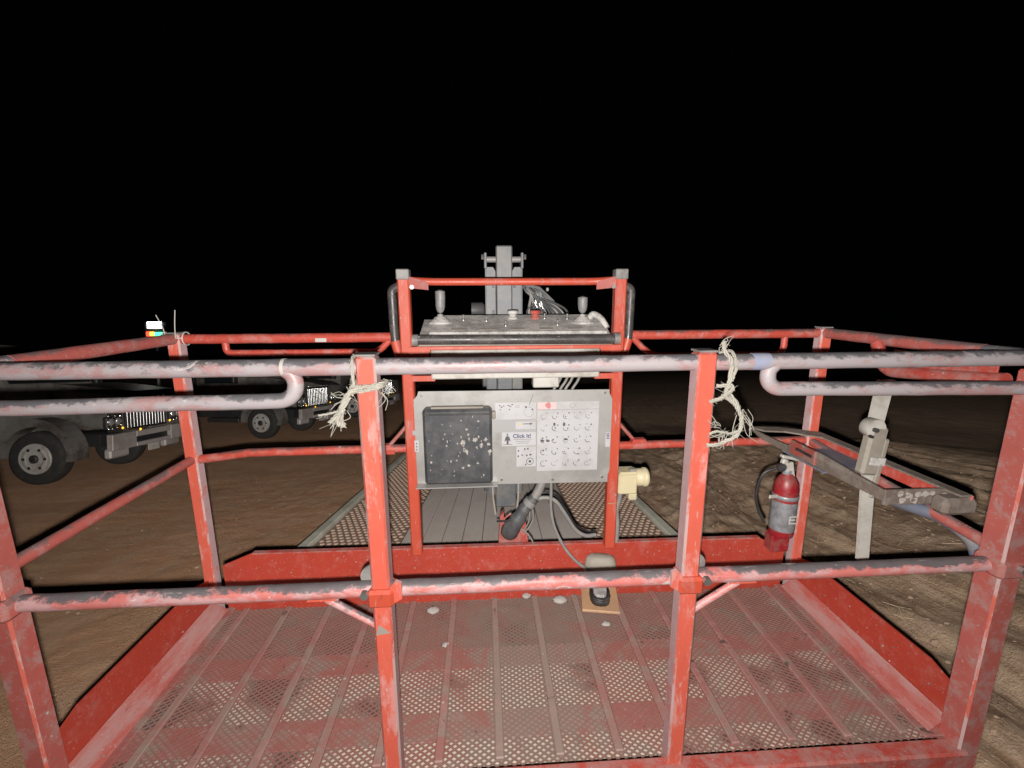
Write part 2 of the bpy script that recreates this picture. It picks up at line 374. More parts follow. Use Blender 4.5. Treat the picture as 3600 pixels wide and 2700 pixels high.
def text_mb(body, size, origin, xdir, ydir, depth=.0006, align='LEFT'):
    cu = bpy.data.curves.new('t', 'FONT'); cu.body = body; cu.size = size; cu.align_x = align; cu.extrude = depth / 2; cu.offset = size * .025
    ob = bpy.data.objects.new('t', cu); COL.objects.link(ob); dg = bpy.context.evaluated_depsgraph_get()
    me = bpy.data.meshes.new_from_object(ob.evaluated_get(dg)); x, y = Vector(xdir), Vector(ydir); z = x.cross(y); o = Vector(origin)
    mb = MB(); mb.add([o + x * v.co.x + y * v.co.y + z * v.co.z for v in me.vertices], [tuple(p.vertices) for p in me.polygons])
    bpy.data.objects.remove(ob); bpy.data.curves.remove(cu); bpy.data.meshes.remove(me)
    return mb

# ---------------------------------------------------------------- ground
def vnoise(x, y, seed=0):
    xi = np.floor(x).astype(np.int64); yi = np.floor(y).astype(np.int64); xf = x - xi; yf = y - yi
    def h(a, b):
        v = (a * 374761393 + b * 668265263 + seed * 69069) & 0xffffffff; v = ((v ^ (v >> 13)) * 1274126177) & 0xffffffff; return ((v ^ (v >> 16)) & 0xffff) / 65535.
    u = xf * xf * (3 - 2 * xf); w = yf * yf * (3 - 2 * yf)
    return (h(xi, yi) * (1 - u) + h(xi + 1, yi) * u) * (1 - w) + (h(xi, yi + 1) * (1 - u) + h(xi + 1, yi + 1) * u) * w
def gheight(x, y):
    x = np.asarray(x, float); y = np.asarray(y, float)
    h = .10 * (vnoise(x * .25, y * .25, 1) - .5) + .03 * (vnoise(x * 1.3, y * 1.3, 2) - .5) + .010 * (vnoise(x * 6, y * 6, 3) - .5)
    msk = np.clip((x - 1.4) / .6, 0, 1) * np.clip((10 - x) / 4, 0, 1) * np.clip((12 - y) / 5, 0, 1)
    xs = x - .10 * y + .5 * vnoise(x * .5, y * .3, 5)
    def rdg(a, b, sd): return 1 - np.abs(2 * vnoise(a, b, sd) - 1)
    big = rdg(xs * 1.5, y * .22, 6); med = rdg(xs * 4.2 + .25 * vnoise(x * 2, y * 1.2, 12), y * .3, 7); sml = rdg(xs * 11, y * .8, 13)
    clod = vnoise(x * 7, y * 6, 9); crumb = vnoise(x * 17, y * 15, 11); brk = np.clip((vnoise(x * 1.2, y * .9, 14) - .35) * 3, 0, 1)
    h = h + msk * (.20 * (big - .5) + (.03 + .11 * brk) * (med - .5) + .07 * brk * (sml - .5) + .05 * (clod ** 3) * (1 - .7 * brk) + .03 * (crumb - .5))
    lm = np.clip((-1.6 - x) / .5, 0, 1)
    h = h + lm * (.035 * (vnoise(x * .9, y * .4, 21) - .5) + .010 * (vnoise(x * 11 + 3 * vnoise(x, y, 31), y * 10, 22) - .5) + .008 * (vnoise(x * 19, y * 18, 23) - .5))
    bank = np.clip((x - 1.5) / 3.2, 0, 1); bank = bank * bank * (3 - 2 * bank)
    h = h + .62 * bank * np.clip((15 - y) / 8, 0, 1) * np.clip((16 - x) / 8, 0, 1)  # right-hand bank, raised to face the flash and catch more of it
    return h - .02
def axis(lo, a, b, hi, step, k=1.13):
    m = list(np.arange(a, b, step)); d = step; v = a; l = []
    while v > lo: d *= k; v -= d; l.append(v)
    d = step; v = m[-1]; r = []
    while v < hi: d *= k; v += d; r.append(v)
    return np.array(l[::-1] + m + r)
gx = axis(-160, -4, 7.5, 160, .05); gy = axis(-60, -1.2, 8, 220, .05)
X, Y = np.meshgrid(gx, gy); Z = gheight(X, Y)
nx, ny = len(gx), len(gy)
ii = (np.arange(ny - 1)[:, None] * nx + np.arange(nx - 1)[None]).ravel()
gm = bpy.data.meshes.new('ground'); gm.from_pydata(np.stack([X.ravel(), Y.ravel(), Z.ravel()], 1).tolist(), [], np.stack([ii, ii + 1, ii + nx + 1, ii + nx], 1).tolist())
gm.polygons.foreach_set('use_smooth', [True] * len(gm.polygons)); gm.materials.append(M['ground'])
go = bpy.data.objects.new('ground', gm); COL.objects.link(go); go['kind'] = 'structure'; go['label'] = 'rutted brown dirt ground fading into the night'

rng = random.Random(3)
gv = MB()
_p = (1 + 5 ** .5) / 2; ICO_V = [Vector(v).normalized() for v in ((-1, _p, 0), (1, _p, 0), (-1, -_p, 0), (1, -_p, 0), (0, -1, _p), (0, 1, _p), (0, -1, -_p), (0, 1, -_p), (_p, 0, -1), (_p, 0, 1), (-_p, 0, -1), (-_p, 0, 1))]
ICO_F = [(0, 11, 5), (0, 5, 1), (0, 1, 7), (0, 7, 10), (0, 10, 11), (1, 5, 9), (5, 11, 4), (11, 10, 2), (10, 7, 6), (7, 1, 8), (3, 9, 4), (3, 4, 2), (3, 2, 6), (3, 6, 8), (3, 8, 9), (4, 9, 5), (2, 4, 11), (6, 2, 10), (8, 6, 7), (9, 8, 1)]
for i in range(1100):                               # loose stones and clods in the churned dirt
    if i < 960: x = rng.uniform(1.5, 7); y = rng.uniform(-1., 6)
    else: x = rng.uniform(-6, -1.5); y = rng.uniform(.3, 9)
    r = rng.uniform(.006, .022) * (1.6 if rng.random() < .06 else 1); z = float(gheight(x, y)) + r * .3
    z -= r * .35
    gv.add([(x + q[0] * r * rng.uniform(.75, 1.25), y + q[1] * r * rng.uniform(.75, 1.25), z + q[2] * r * rng.uniform(.5, .9)) for q in ICO_V], ICO_F)
sw = MB()
for i in range(420):                                # straw and root bits pressed into the mud
    x = rng.uniform(1.7, 6.5); y = rng.uniform(.2, 7); a = rng.gauss(1.45, .5); l = rng.uniform(.04, .22)
    pts = [(x + math.cos(a) * l * t + rng.gauss(0, .004), y + math.sin(a) * l * t, 0) for t in (-.5, 0, .5)]
    sw.tube([(p[0], p[1], float(gheight(p[0], p[1])) + .004) for p in pts], rng.uniform(.0015, .0035), 4)
solo('straw', sw, 'straw', 'pale straw and root bits pressed into the churned mud', 'straw', frame='W', kind='stuff')
solo('gravel', gv, 'stone', 'loose pale stones and clods scattered over the dirt', 'gravel', frame='W', kind='stuff')

# ---------------------------------------------------------------- work platform (basket)
B = thing('work_platform', 'red worn steel lift basket with pipe guard rails and mesh floor', 'lift basket', (0, 0, 0))
RT = .0195
def P_(name, mb, mat, par=None, **k): return part(name, mb, mat, par or B, **k)
# floor
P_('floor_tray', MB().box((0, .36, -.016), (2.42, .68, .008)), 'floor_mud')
P_('rear_floor_tray', MB().box((0, .56, -.0105), (2.42, .268, .003)), 'rear_backing')  # thin sheet under the rear mesh, darker than the front one
def diamond_mesh(x0, x1, y0, y1, a, b, wd, ht, z):
    def jit(x, y, i, j): h = (i * 7349 + j * 9151) % 97 / 97 - .5; g = (i * 5413 + j * 3571) % 89 / 89 - .5; return (x + h * .0016 + .002 * math.sin(y * 23 + x * 5), y + g * .0012 + .0015 * math.sin(x * 17))
    ni = int((x1 - x0) / a); nj = int((y1 - y0) / b); vs = []; fs = []
    for i in range(ni):
        for j in range(nj + 1):
            if (i + j) % 2: continue
            for dj in (1, -1):
                if not 0 <= j + dj <= nj: continue
                p = jit(x0 + i * a, y0 + j * b, i, j); q = jit(x0 + (i + 1) * a, y0 + (j + dj) * b, i + 1, j + dj)
                dx, dy = q[0] - p[0], q[1] - p[1]; l = math.hypot(dx, dy); nx_, ny_ = -dy / l * wd, dx / l * wd; k = len(vs)
                zt = z + .0006 * ((i * 7 + j * 13 + dj) % 5 - 2) * .4
                for (c, sg, h) in ((p, 1, 0), (p, -1, 0), (q, 1, 0), (q, -1, 0), (p, 1, 1), (p, -1, 1), (q, 1, 1), (q, -1, 1)):
                    vs.append((c[0] + sg * nx_, c[1] + sg * ny_, zt - (0 if h else ht)))
                fs += [(k + 4, k + 5, k + 7, k + 6), (k, k + 4, k + 6, k + 2), (k + 1, k + 3, k + 7, k + 5)]
    m = MB(); m.v = vs; m.f = fs; m.s = [False] * len(fs); return m
P_('expanded_mesh', diamond_mesh(-1.2, 1.2, .004, .69, .0118, .0086, .0022, .003, .0022), 'floor_mesh', kind='stuff')
for (y0, y1) in ((.082, .172), (.333, .424)):
    P_('floor_cross_strip', MB().box((0, (y0 + y1) / 2, -.001), (2.40, y1 - y0, .004)), 'floor_red')
for i in range(14):
    P_('floor_rib', MB().box((-1.085 + i * .167, .35, .004), (.026, .665, .014), bev=.005), 'floor_rib')
for sx in (-1, 1):
    P_('floor_border', MB().box((sx * 1.172, .35, .001), (.07, .69, .009), bev=.003), 'floor_red')
    P_('floor_gutter', MB().prism([(sx * 1.158, .02, .004), (sx * 1.212, .02, .004), (sx * 1.212, .02, .05)], (0, .66, 0)), 'gutter')
# toe boards
pf = [(-1.17, L + .004, -.03), (1.17, L + .004, -.03), (1.17, L + .004, .165), (1.05, L + .004, .228), (-1.05, L + .004, .240), (-1.17, L + .004, .19)]
P_('toe_board', MB().prism(pf, (0, .006, 0)), 'red_toe')
P_('toe_board_lip', MB().prism([(-1.045, L - .004, .2385), (1.05, L - .004, .2265), (1.05, L - .004, .2320), (-1.045, L - .004, .2440)], (0, .02, 0)), 'red_dusty')
for sx in (-1, 1):
    P_('toe_board', MB().prism([(sx * 1.214, .02, -.03), (sx * 1.214, .685, -.03), (sx * 1.214, .685, .14), (sx * 1.214, .60, .17), (sx * 1.214, .10, .175), (sx * 1.214, .02, .15)], (sx * .006, 0, 0)), 'red_toe')
P_('front_edge_beam', MB().box((0, -.022, -.04), (2.44, .05, .085), bev=.006), 'red_dusty')
# corner posts and near posts
M['edge_wear'] = m_red('worn_paint_edge', (.66, .14, .10), dust=.8, dust_t=(.46, .55), pink=(.56, .46, .45), chips=1., spatter=.2, st=(1, 1, .3))
def worn_edges(o, lim=.02):
    o.data.materials.append(M['edge_wear'])
    for f in o.data.polygons:
        if f.area < lim: f.material_index = 1
def post(x, y, z0, z1, s, mat, cap=True):
    p = P_('post', MB().box((x, y, (z0 + z1) / 2), (s, s, z1 - z0), bev=.005), mat)
    worn_edges(p)
    if cap: P_('post_cap', MB().box((x, y, z1 + .003), (s + .0005, s + .0005, .005), bev=.002), 'grey_cap', p)
    return p
post(-HW, L, -.03, HR + .018, .044, 'red_post'); post(HW, L, -.03, HR + .018, .044, 'red_post')
post(-HW - .005, 0, -.08, HR - .02, .052, 'side_rail', False); post(HW + .012, -.005, -.08, HR - .03, .062, 'side_rail', False)  # near corner posts: the flash's fade off axis is put into darker paint
XL, XR = -.362, .391
for x in (XL, XR): post(x, 0, -.06, HR + .024, .044, 'red_post')
# rails
def rail(pts, mat, r=RT, name='rail', par=None, wob=.0006):
    d = dense(pts, .04); q = [p + Vector((0, rng.uniform(-wob, wob), rng.uniform(-wob, wob))) for p in d]
    return P_(name, MB().tube(q, r, 16), mat, par)
def ends(a, b, inset): d = (Vector(b) - Vector(a)).normalized() * inset; return Vector(a) + d, Vector(b) - d
topn = rail(fillet([(-HW - .005, .12, HR), (-HW - .005, 0, HR), (HW, 0, HR), (HW, .12, HR)], .07), 'rail_top', .0190)
rail([(-HW - .07, 0, .557), (HW + .075, 0, .557)], 'rail_mid')
for x, m_ in ((-HW - .005, 'side_rail'), (HW + .012, 'red_dusty')):
    hb_ = P_('corner_clamp', MB().box((x, -.004, .557), (.074, .076, .052), bev=.010), m_)
    P_('bolt', MB().lathe([(.0105, -.012), (.0105, 0), (.008, .002)], (x + .012, -.042, .566), 'Y', 6, False), 'zinc', hb_)
for sx in (-1, 1):
    rail([(sx * HW, .12, HR), (sx * HW, L, HR)], 'side_rail')
    rail([(sx * HW, L, HR - .002), (sx * .43, L, HR - .002)], 'rail_far', .0175)
rail(fillet([(-HW, L, .640), (-1.10, L, .652), (-1.02, L, .664), (-.40, L, .667)], .05), 'rail_far', .0165)
rail([(.40, L, .657), (HW, L, .662)], 'rail_far', .0165)
rail([(-HW, 0, .640), (-HW, L, .645)], 'side_rail', .0165); rail([(HW, 0, .60), (HW, L, .66)], 'side_rail', .0165)
# hand loops hung under the top rails
def loop(x, s, zb, zend):
    r = (HR - zb) / 2; return [(x - s * r * math.sin(a), 0, HR - r + r * math.cos(a)) for a in [math.pi * k / 14 for k in range(2, 15)]] + [(s * HW, 0, zend)]
rail(loop(-.555, -1, 1.027, 1.020), 'rail_top', .0170, 'hand_loop')
rail(loop(.578, 1, 1.035, 1.026), 'rail_top', .0170, 'hand_loop')
rail(fillet([(-1.045, L, HR - .01), (-1.045, L, 1.046), (-.50, L, 1.044), (-.455, L, HR - .01)], .06, 8), 'rail_far', .012, 'hand_loop')
rail(fillet([(1.06, L, HR - .01), (1.06, L, 1.018), (.53, L, 1.016), (.455, L, HR - .01)], .06, 8), 'rail_far', .012, 'hand_loop')
rail(fillet([(HW - .01, .44, HR - .01), (HW - .01, .40, 1.0), (HW - .01, .05, 1.035)], .05, 8), 'red_dusty', .019, 'hand_loop')
P_('gate_plate', MB().box((HW - .012, .22, 1.045), (.006, .30, .06), bev=.002), 'red_dusty')
# clamps, braces
for x, s in ((XL, 1), (XR, -1)):
    c = P_('rail_clamp', MB().box((x, -.004, .548), (.062, .060, .046), bev=.007), 'red_clean')
    P_('clamp_ear', MB().prism([(x + s * .028, -.026, .532), (x + s * .050, -.026, .545), (x + s * .050, -.026, .585), (x + s * .036, -.026, .592), (x + s * .022, -.026, .575)], (0, .010, 0)), 'red_post', c)
    P_('clamp_back_plate', MB().lathe([(.030, 0), (.030, .006)], (x - s * .028, .022, .575), 'Y', 20), 'grey_cap', c)
    P_('bolt', MB().lathe([(.0105, -.012), (.0105, 0), (.008, .002)], (x - s * .034, -.030, .566), 'Y', 6, False), 'zinc', c)
    P_('brace', MB().tube([(x + -s * .135, 0, .535), (x - s * .012, 0, .452)], .0095, 10), 'rail_mid')
    P_('brace_foot', MB().prism([(x - s * .18, -.010, .535), (x - s * .105, -.010, .535), (x - s * .115, -.010, .547), (x - s * .17, -.010, .547)], (0, .02, 0)), 'red_post')
P_('weld_patch', MB().prism([(XL - .018, -.0225, .447), (XL + .017, -.0225, .452), (XL - .01, -.0225, .475)], (0, -.0015, 0)), 'dust_cover')
for s in (-1, 1):
    P_('brace', MB().tube([(s * .485, L, .675), (s * .405, L, .765)], .0075, 8), 'red_dusty')
    P_('brace_foot', MB().prism([(s * .46, L - .014, .648), (s * .54, L - .014, .648), (s * .525, L - .014, .685), (s * .475, L - .014, .685)], (0, .028, 0)), 'red')
# console uprights, hoops and upper bar
for s in (-1, 1):
    x = s * .391
    p = P_('console_post', MB().box((x, L - .025, .775), (.042, .042, 1.09), bev=.005), 'red_clean')
    P_('post_cap', MB().box((x - s * .0, L - .027, 1.322), (.046, .046, .036), bev=.003), 'grey_cap', p)
    P_('hoop', MB().tube(fillet(dense([(x + s * .004, L - .01, 1.288), (x + s * .048, L - .008, 1.27), (x + s * .046, L - .008, 1.09), (x + s * .024, L - .01, 1.0)], .03), .05, 6), .0165, 14), 'bare', p)
    P_('hoop_foot', MB().tube([(x + s * .0455, L - .009, 1.085), (x + s * .027, L - .0095, 1.012)], .0175, 14), 'red_clean', p)
    P_('bolt', MB().lathe([(.008, -.006), (.008, 0)], (x - s * .032, L - .052, 1.278), 'Y', 6, False), 'zinc', p)
    P_('corner_gusset', MB().prism([(x - s * .02, L - .045, 1.30), (x - s * .02, L - .045, 1.345 - .03), (x - s * .085, L - .02, 1.296), (x - s * .085, L - .02, 1.268), (x - s * .02, L - .045, 1.275)], (0, .006, 0)), 'side_rail', p)
P_('console_bar', MB().tube(dense(fillet([(-.385, L - .03, 1.302), (-.30, L - .002, 1.297), (.30, L - .002, 1.297), (.385, L - .03, 1.302)], .04), .04), .0135, 14), 'red_clean')
P_('tag', MB().box((-.70, L - .018, 1.092), (.04, .004, .014), bev=.0015), 'white_paint')
P_('tape_wrap', MB().tube([(.50, 0, HR), (.512, 0, HR), (.53, 0, HR), (.542, 0, HR)], [.0196, .0200, .0199, .0195], 16), 'tape', topn)
P_('cable_tie', MB().tube([(-.5415, 0, HR), (-.5345, 0, HR)], .0203, 16), 'white_paint', topn)

# ---------------------------------------------------------------- control console
K = thing('control_console', 'grey dusty control box with two joysticks on red uprights', 'control console', (0, .62, .95))
hs = MB().prism([(-.335, .60, 1.108), (-.335, .66, 1.085), (-.335, .80, 1.085), (-.335, .80, 1.150), (-.335, .76, 1.158)], (.68, 0, 0))
P_('housing', hs, 'panel_grey', K)
deck = P_('control_deck', MB().prism([(-.300, .605, 1.113), (.330, .605, 1.113), (.318, .757, 1.164), (-.285, .757, 1.164)], (0, -.004, .010)), 'panel_grey', K)
P_('padded_roll', MB().tube(dense([(-.345, .598, 1.098), (.360, .598, 1.094)], .05), .0180, 16), 'bare', K)
for s, x in ((-1, -.348), (1, .364)): P_('roll_end', MB().lathe([(.0205, -.01), (.0205, .01)], (x, .598, 1.096), 'X', 16), 'grey_cap', K)
P_('lower_lip', MB().box((.005, .612, 1.0765), (.70, .008, .008)), 'dust_cover', K)
P_('red_front_bar', MB().box((.005, .616, 1.0655), (.73, .012, .014), bev=.003), 'red_clean', K)
wb = P_('white_box', MB().box((.006, .668, 1.004), (.615, .09, .106), bev=.004), 'white_paint', K)
for s, x in ((-1, -.335), (1, .345)):
    P_('bracket', MB().prism([(x - .04, .606, 1.071), (x + .04, .606, 1.071), (x + .04 - (.016 if s < 0 else 0), .606, 1.020), (x - .04 + (.016 if s > 0 else 0), .606, 1.020)], (0, .006, 0)), 'red_clean', K)
    P_('bracket', MB().prism([(x - .045, .640, .962), (x + .045, .640, .962), (x + .045, .640, .942), (x - .045, .640, .942)], (0, .02, 0)), 'red_clean', K)
def surf(x, y): return 1.123 + (y - .605) * .335
def joystick(x, y, h, lean, sh=1.):
    z = surf(x, y)
    j = P_('joystick', MB().tube([(x, y, z + .01), (x + lean * .4, y, z + .045)], .006, 10), 'rubber', K)
    P_('boot', MB().lathe([(.046, 0), (.046, .005), (.036, .008), (.034, .014), (.026, .016), (.022, .023), (.013, .026), (.009, .034)], (x, y, z - .004), 'Z', 24), 'panel_grey', j)
    P_('grip', MB().tube([(x + lean * .4, y, z + .036), (x + lean * .5, y, z + .045), (x + lean * .7, y, z + .058), (x + lean, y, z + h * .8), (x + lean, y, z + h * .97), (x + lean, y, z + h)], [.009, .0145, .0172, .0180, .0180, .0166], 14), 'grip', j)
    P_('button', MB().lathe([(.011, 0), (.010, .004)], (x + lean, y, z + h), 'Z', 12), 'rubber', j)
joystick(-.268, .69, .113, .002); joystick(.256, .68, .092, .0)
for x, y in ((-.185, .71), (-.10, .70), (.12, .72), (.205, .715), (.16, .66), (-.03, .655)):
    z = surf(x, y)
    t = P_('toggle_switch', MB().tube([(x, y, z - .002), (x, y - .004, z + .02)], [.003, .0042], 8), 'zinc', K)
    P_('collar', MB().lathe([(.0075, -.002), (.0075, .004), (.005, .006)], (x, y, z), 'Z', 8), 'zinc', t)
for x, m in ((.0, 'panel_grey'), (.085, 'red_dusty')):
    z = surf(x, .725); P_('knob', MB().lathe([(.019, -.004), (.019, .004), (.013, .006), (.013, .014), (.021, .017), (.021, .026), (.017, .029)], (x, .725, z), 'Z', 20), m, K)
P_('key_guard', MB().tube(smoothp([(.285, .70, surf(0, .70)), (.30, .70, surf(0, .7) + .022), (.325, .68, surf(0, .7) + .008), (.345, .66, surf(0, .65) - .01)], 5), .012, 8), 'panel_grey', K)
for i in range(5): P_('label_plate', MB().box((-.2 + i * .105, .625, surf(0, .625) + .0015), (.05, .018, .002), (math.radians(18), 0, 0), .0004), 'dust_cover', K)
# wiring box and conduits under the console
P_('wiring_box', MB().box((.125, .72, .935), (.10, .06, .07), bev=.004), 'white_paint', K)
for i, x in enumerate((.19, .215, .235, .262)):
    P_('conduit', MB().tube(smoothp([(x, .70, .955), (x - .012, .71, .92), (x - .035, .71, .88), (x - .05, .71, .80)], 5), .0055, 8), 'cable', K)
# ---- instrument panel
A = thing('instruction_panel', 'silver aluminium instruction panel with black document box and decals', 'panel', (0, .64, .52))
yp = .655
P_('back_plate', MB().prism([(-.372, yp, .530), (.368, yp, .523), (.368, yp, .555), (.376, yp, .575), (.376, yp, .855), (.362, yp, .885), (.362, yp, .897), (-.355, yp, .901), (-.360, yp, .885), (-.378, yp, .865), (-.380, yp, .60)], (0, .004, 0)), 'alu', A)
P_('rolled_edge', MB().prism([(.340, yp - .0015, .575), (.374, yp - .0015, .575), (.374, yp - .0015, .853), (.352, yp - .0015, .853)], (0, .001, 0)), 'alu', A)
P_('lower_flange', MB().box((-.22, yp - .022, .5365), (.31, .045, .004)), 'alu', A)
db = P_('document_box', MB().box((-.211, yp - .030, .700), (.252, .056, .292), bev=.010), 'black_plastic', A)
P_('lid_seam', MB().box((-.211, yp - .0585, .826), (.236, .003, .006)), 'rubber', db)
P_('latch', MB().box((-.078, yp - .03, .815), (.014, .02, .028), bev=.003), 'dust_cover', db)
P_('hinge_strip', MB().box((-.211, yp - .045, .850), (.19, .022, .008), bev=.002), 'dust_cover', db)
r2 = random.Random(11); sp = MB()
for i in range(58):                                  # dried splashes stuck on the lid
    if i < 26: x, z, s = r2.gauss(-.150, .036), r2.gauss(.70, .045), r2.uniform(.002, .010)
    else: x, z, s = r2.uniform(-.32, -.10), r2.uniform(.57, .83), r2.uniform(.0015, .005)
    x = min(max(x, -.325), -.095); k = r2.randint(9, 14); a0 = r2.uniform(0, 6); ax_ = r2.uniform(.4, 1.3)
    sp.prism([(x + ax_ * s * r2.uniform(.35, 1.3) * math.cos(a0 + 6.283 * t / k), yp - .0583, z + s * r2.uniform(.4, 1.6) * math.sin(a0 + 6.283 * t / k)) for t in range(k)], (0, -.0012, 0))
P_('dried_splash', sp, 'clod', db, kind='stuff')
for x, z in ((-.345, .885), (.0, .888), (.345, .885), (-.05, .545), (.15, .540), (.345, .545)): P_('screw', MB().lathe([(.0055, -.003), (.0055, 0)], (x, yp, z), 'Y', 8, False), 'zinc', A)
def sheet(x0, x1, z0, z1, mat, name='decal', d=.001): return P_(name, MB().box(((x0 + x1) / 2, yp - .0008 - d / 2, (z0 + z1) / 2), (x1 - x0, d, z1 - z0), bev=.0002), mat, A)
def arc(mb, x, z, r, a0, a1, w, y, n=8):
    for i in range(n):
        t0, t1 = a0 + (a1 - a0) * i / n, a0 + (a1 - a0) * (i + 1) / n
        mb.prism([(x + r * math.cos(t0), y, z + r * math.sin(t0)), (x + (r + w) * math.cos(t0), y, z + (r + w) * math.sin(t0)), (x + (r + w) * math.cos(t1), y, z + (r + w) * math.sin(t1)), (x + r * math.cos(t1), y, z + r * math.sin(t1))], (0, -.0004, 0))
def blob(mb, x, z, s, y, k=6, asp=1.):
    a0 = r2.uniform(0, 6); mb.prism([(x + s * r2.uniform(.6, 1.2) * math.cos(a0 + 6.283 * t / k), y, z + s * asp * r2.uniform(.6, 1.2) * math.sin(a0 + 6.283 * t / k)) for t in range(k)], (0, -.0004, 0))
big = sheet(.087, .324, .577, .853, 'paper', 'decal')
yi = yp - .0021
P_('header_tint', MB().box((.125, yi - .0002, .838), (.07, .0004, .026), bev=.0001), 'ink_pink', big)
hb = MB(); blob(hb, .128, .840, .011, yi - .0008, 8, 1.2); P_('header_mark', hb, 'ink_red', big)
pr = MB(); pf_ = MB()
pf_.box((.205, yi, .8225), (.235, .0004, .0012), bev=.0001); arc(pf_, .222, .838, .009, 0, 6.28, .0012, yi, 12); arc(pf_, .240, .838, .006, 1, 5, .001, yi)
for rr in range(5):
    for c in range(5):
        x = .112 + c * .043; z = .797 - rr * .0475; q = r2.random()
        (pr if q < .7 else pf_); t = pr if q < .62 else pf_
        arc(t, x, z, .0095, r2.uniform(2.3, 3.2), r2.uniform(4.9, 5.6), .0022, yi)
        blob(t, x + .011, z + .012, .0035, yi, 5); blob(t, x + r2.uniform(-.006, .01), z + r2.uniform(-.012, .012), r2.uniform(.0015, .0042), yi, 6)
        for k in range(3): pf_.box((x + r2.uniform(-.014, .014), yi, z + r2.uniform(-.016, .018)), (r2.uniform(.003, .008), .0004, .0012), bev=.0001)
for x, z in ((.108, .70), (.128, .70), (.198, .705)): blob(pr, x, z, .0085, yi, 8, .7)
for x, z in ((.153, .765), (.190, .765)): blob(pr, x, z, .006, yi, 7, 1.5)
P_('printed_symbols', pr, 'ink', big, kind='stuff'); P_('faint_symbols', pf_, 'ink_faint', big, kind='stuff')
d2 = sheet(-.072, .083, .787, .853, 'paper'); t2 = MB(); t2f = MB()
for x, z in ((-.055, .842), (-.048, .836), (-.022, .842), (-.014, .838), (-.052, .826), (-.018, .826), (-.040, .84), (-.008, .845)): blob(t2, x, z, .004, yi, 6, .6)
arc(t2f, .055, .815, .018, 1.2, 6.5, .0012, yi, 12); blob(t2, .045, .835, .0045, yi); blob(t2, .068, .825, .0045, yi)
t2f.box((.012, yi, .840), (.018, .0004, .0015), bev=.0001); t2f.box((.012, yi, .834), (.016, .0004, .0015), bev=.0001)
P_('printed_symbols', t2, 'ink', d2, kind='stuff'); P_('faint_symbols', t2f, 'ink_faint', d2, kind='stuff')
sheet(-.072, .083, .737, .786, 'paper_grey')
d3 = sheet(.005, .082, .748, .778, 'paper', d=.0018); yj = yp - .0029
P_('warning_triangle', MB().prism([(.014, yj, .765), (.026, yj, .765), (.020, yj, .774)], (0, -.0004, 0)), 'ink_yellow', d3)
P_('arrow', MB().prism([(.032, yj, .7675), (.060, yj, .7675), (.060, yj, .764), (.070, yj, .769), (.060, yj, .774), (.060, yj, .7705), (.032, yj, .7705)], (0, -.0004, 0)), 'ink', d3)
d4 = sheet(-.048, .083, .682, .737, 'paper', d=.0020); yk = yp - .0031
t4 = MB(); t4.prism([(-.030, yk, .690), (-.022, yk, .690), (-.022, yk, .706), (-.014, yk, .700), (-.018, yk, .716), (-.022, yk, .722), (-.030, yk, .722), (-.034, yk, .716), (-.038, yk, .700), (-.030, yk, .706)], (0, -.0004, 0)); blob(t4, -.026, .7275, .0042, yk, 8); t4.box((-.026, yk, .6885), (.036, .0004, .0018), bev=.0001)
for i in range(3): t4.box((.033, yk, .708 - i * .0075), (.07 - .012 * i, .0004, .0014), bev=.0001)
P_('harness_figure', t4, 'ink', d4)
P_('lettering', text_mb('Click It!', .022, (-.006, yk, .714), (1, 0, 0), (0, 0, 1)), 'ink_blue', d4)
d5 = sheet(.008, .083, .597, .679, 'paper'); t5 = MB()
arc(t5, .060, .618, .0125, 0, 6.283, .0022, yi, 16); arc(t5, .060, .618, .0, 0, 6.283, .0055, yi, 10)
for x, z in ((.016, .662), (.030, .644), (.014, .640), (.048, .642), (.062, .645), (.044, .606), (.040, .668), (.052, .670)): blob(t5, x, z, .0042, yi)
P_('printed_symbols', t5, 'ink', d5, kind='stuff')
pen = MB().prism([(.069, yi, .885), (.073, yi, .885), (.058, yi, .842), (.055, yi, .842)], (0, -.0004, 0)); P_('pen_stroke', pen, 'ink_faint', A)
e1 = P_('edge_label', MB().box((.362, yp - .003, .700), (.018, .001, .060), bev=.0002), 'paper', A)
em = MB()
for i in range(4): em.box((.362, yp - .0037, .722 - i * .006), (.011, .0004, .0028), bev=.0001)
P_('blue_print', em, 'ink_blue', e1)
e2 = P_('edge_label', MB().box((-.370, yp - .001, .690), (.016, .001, .045), bev=.0002), 'paper', A)
em = MB()
for i in range(3): em.box((-.370, yp - .0017, .700 - i * .012), (.004, .0004, .006), bev=.0001)
P_('blue_print', em, 'ink_blue', e2)
P_('edge_label', MB().box((-.372, yp - .001, .742), (.022, .001, .018), bev=.0002), 'paper_grey', A)

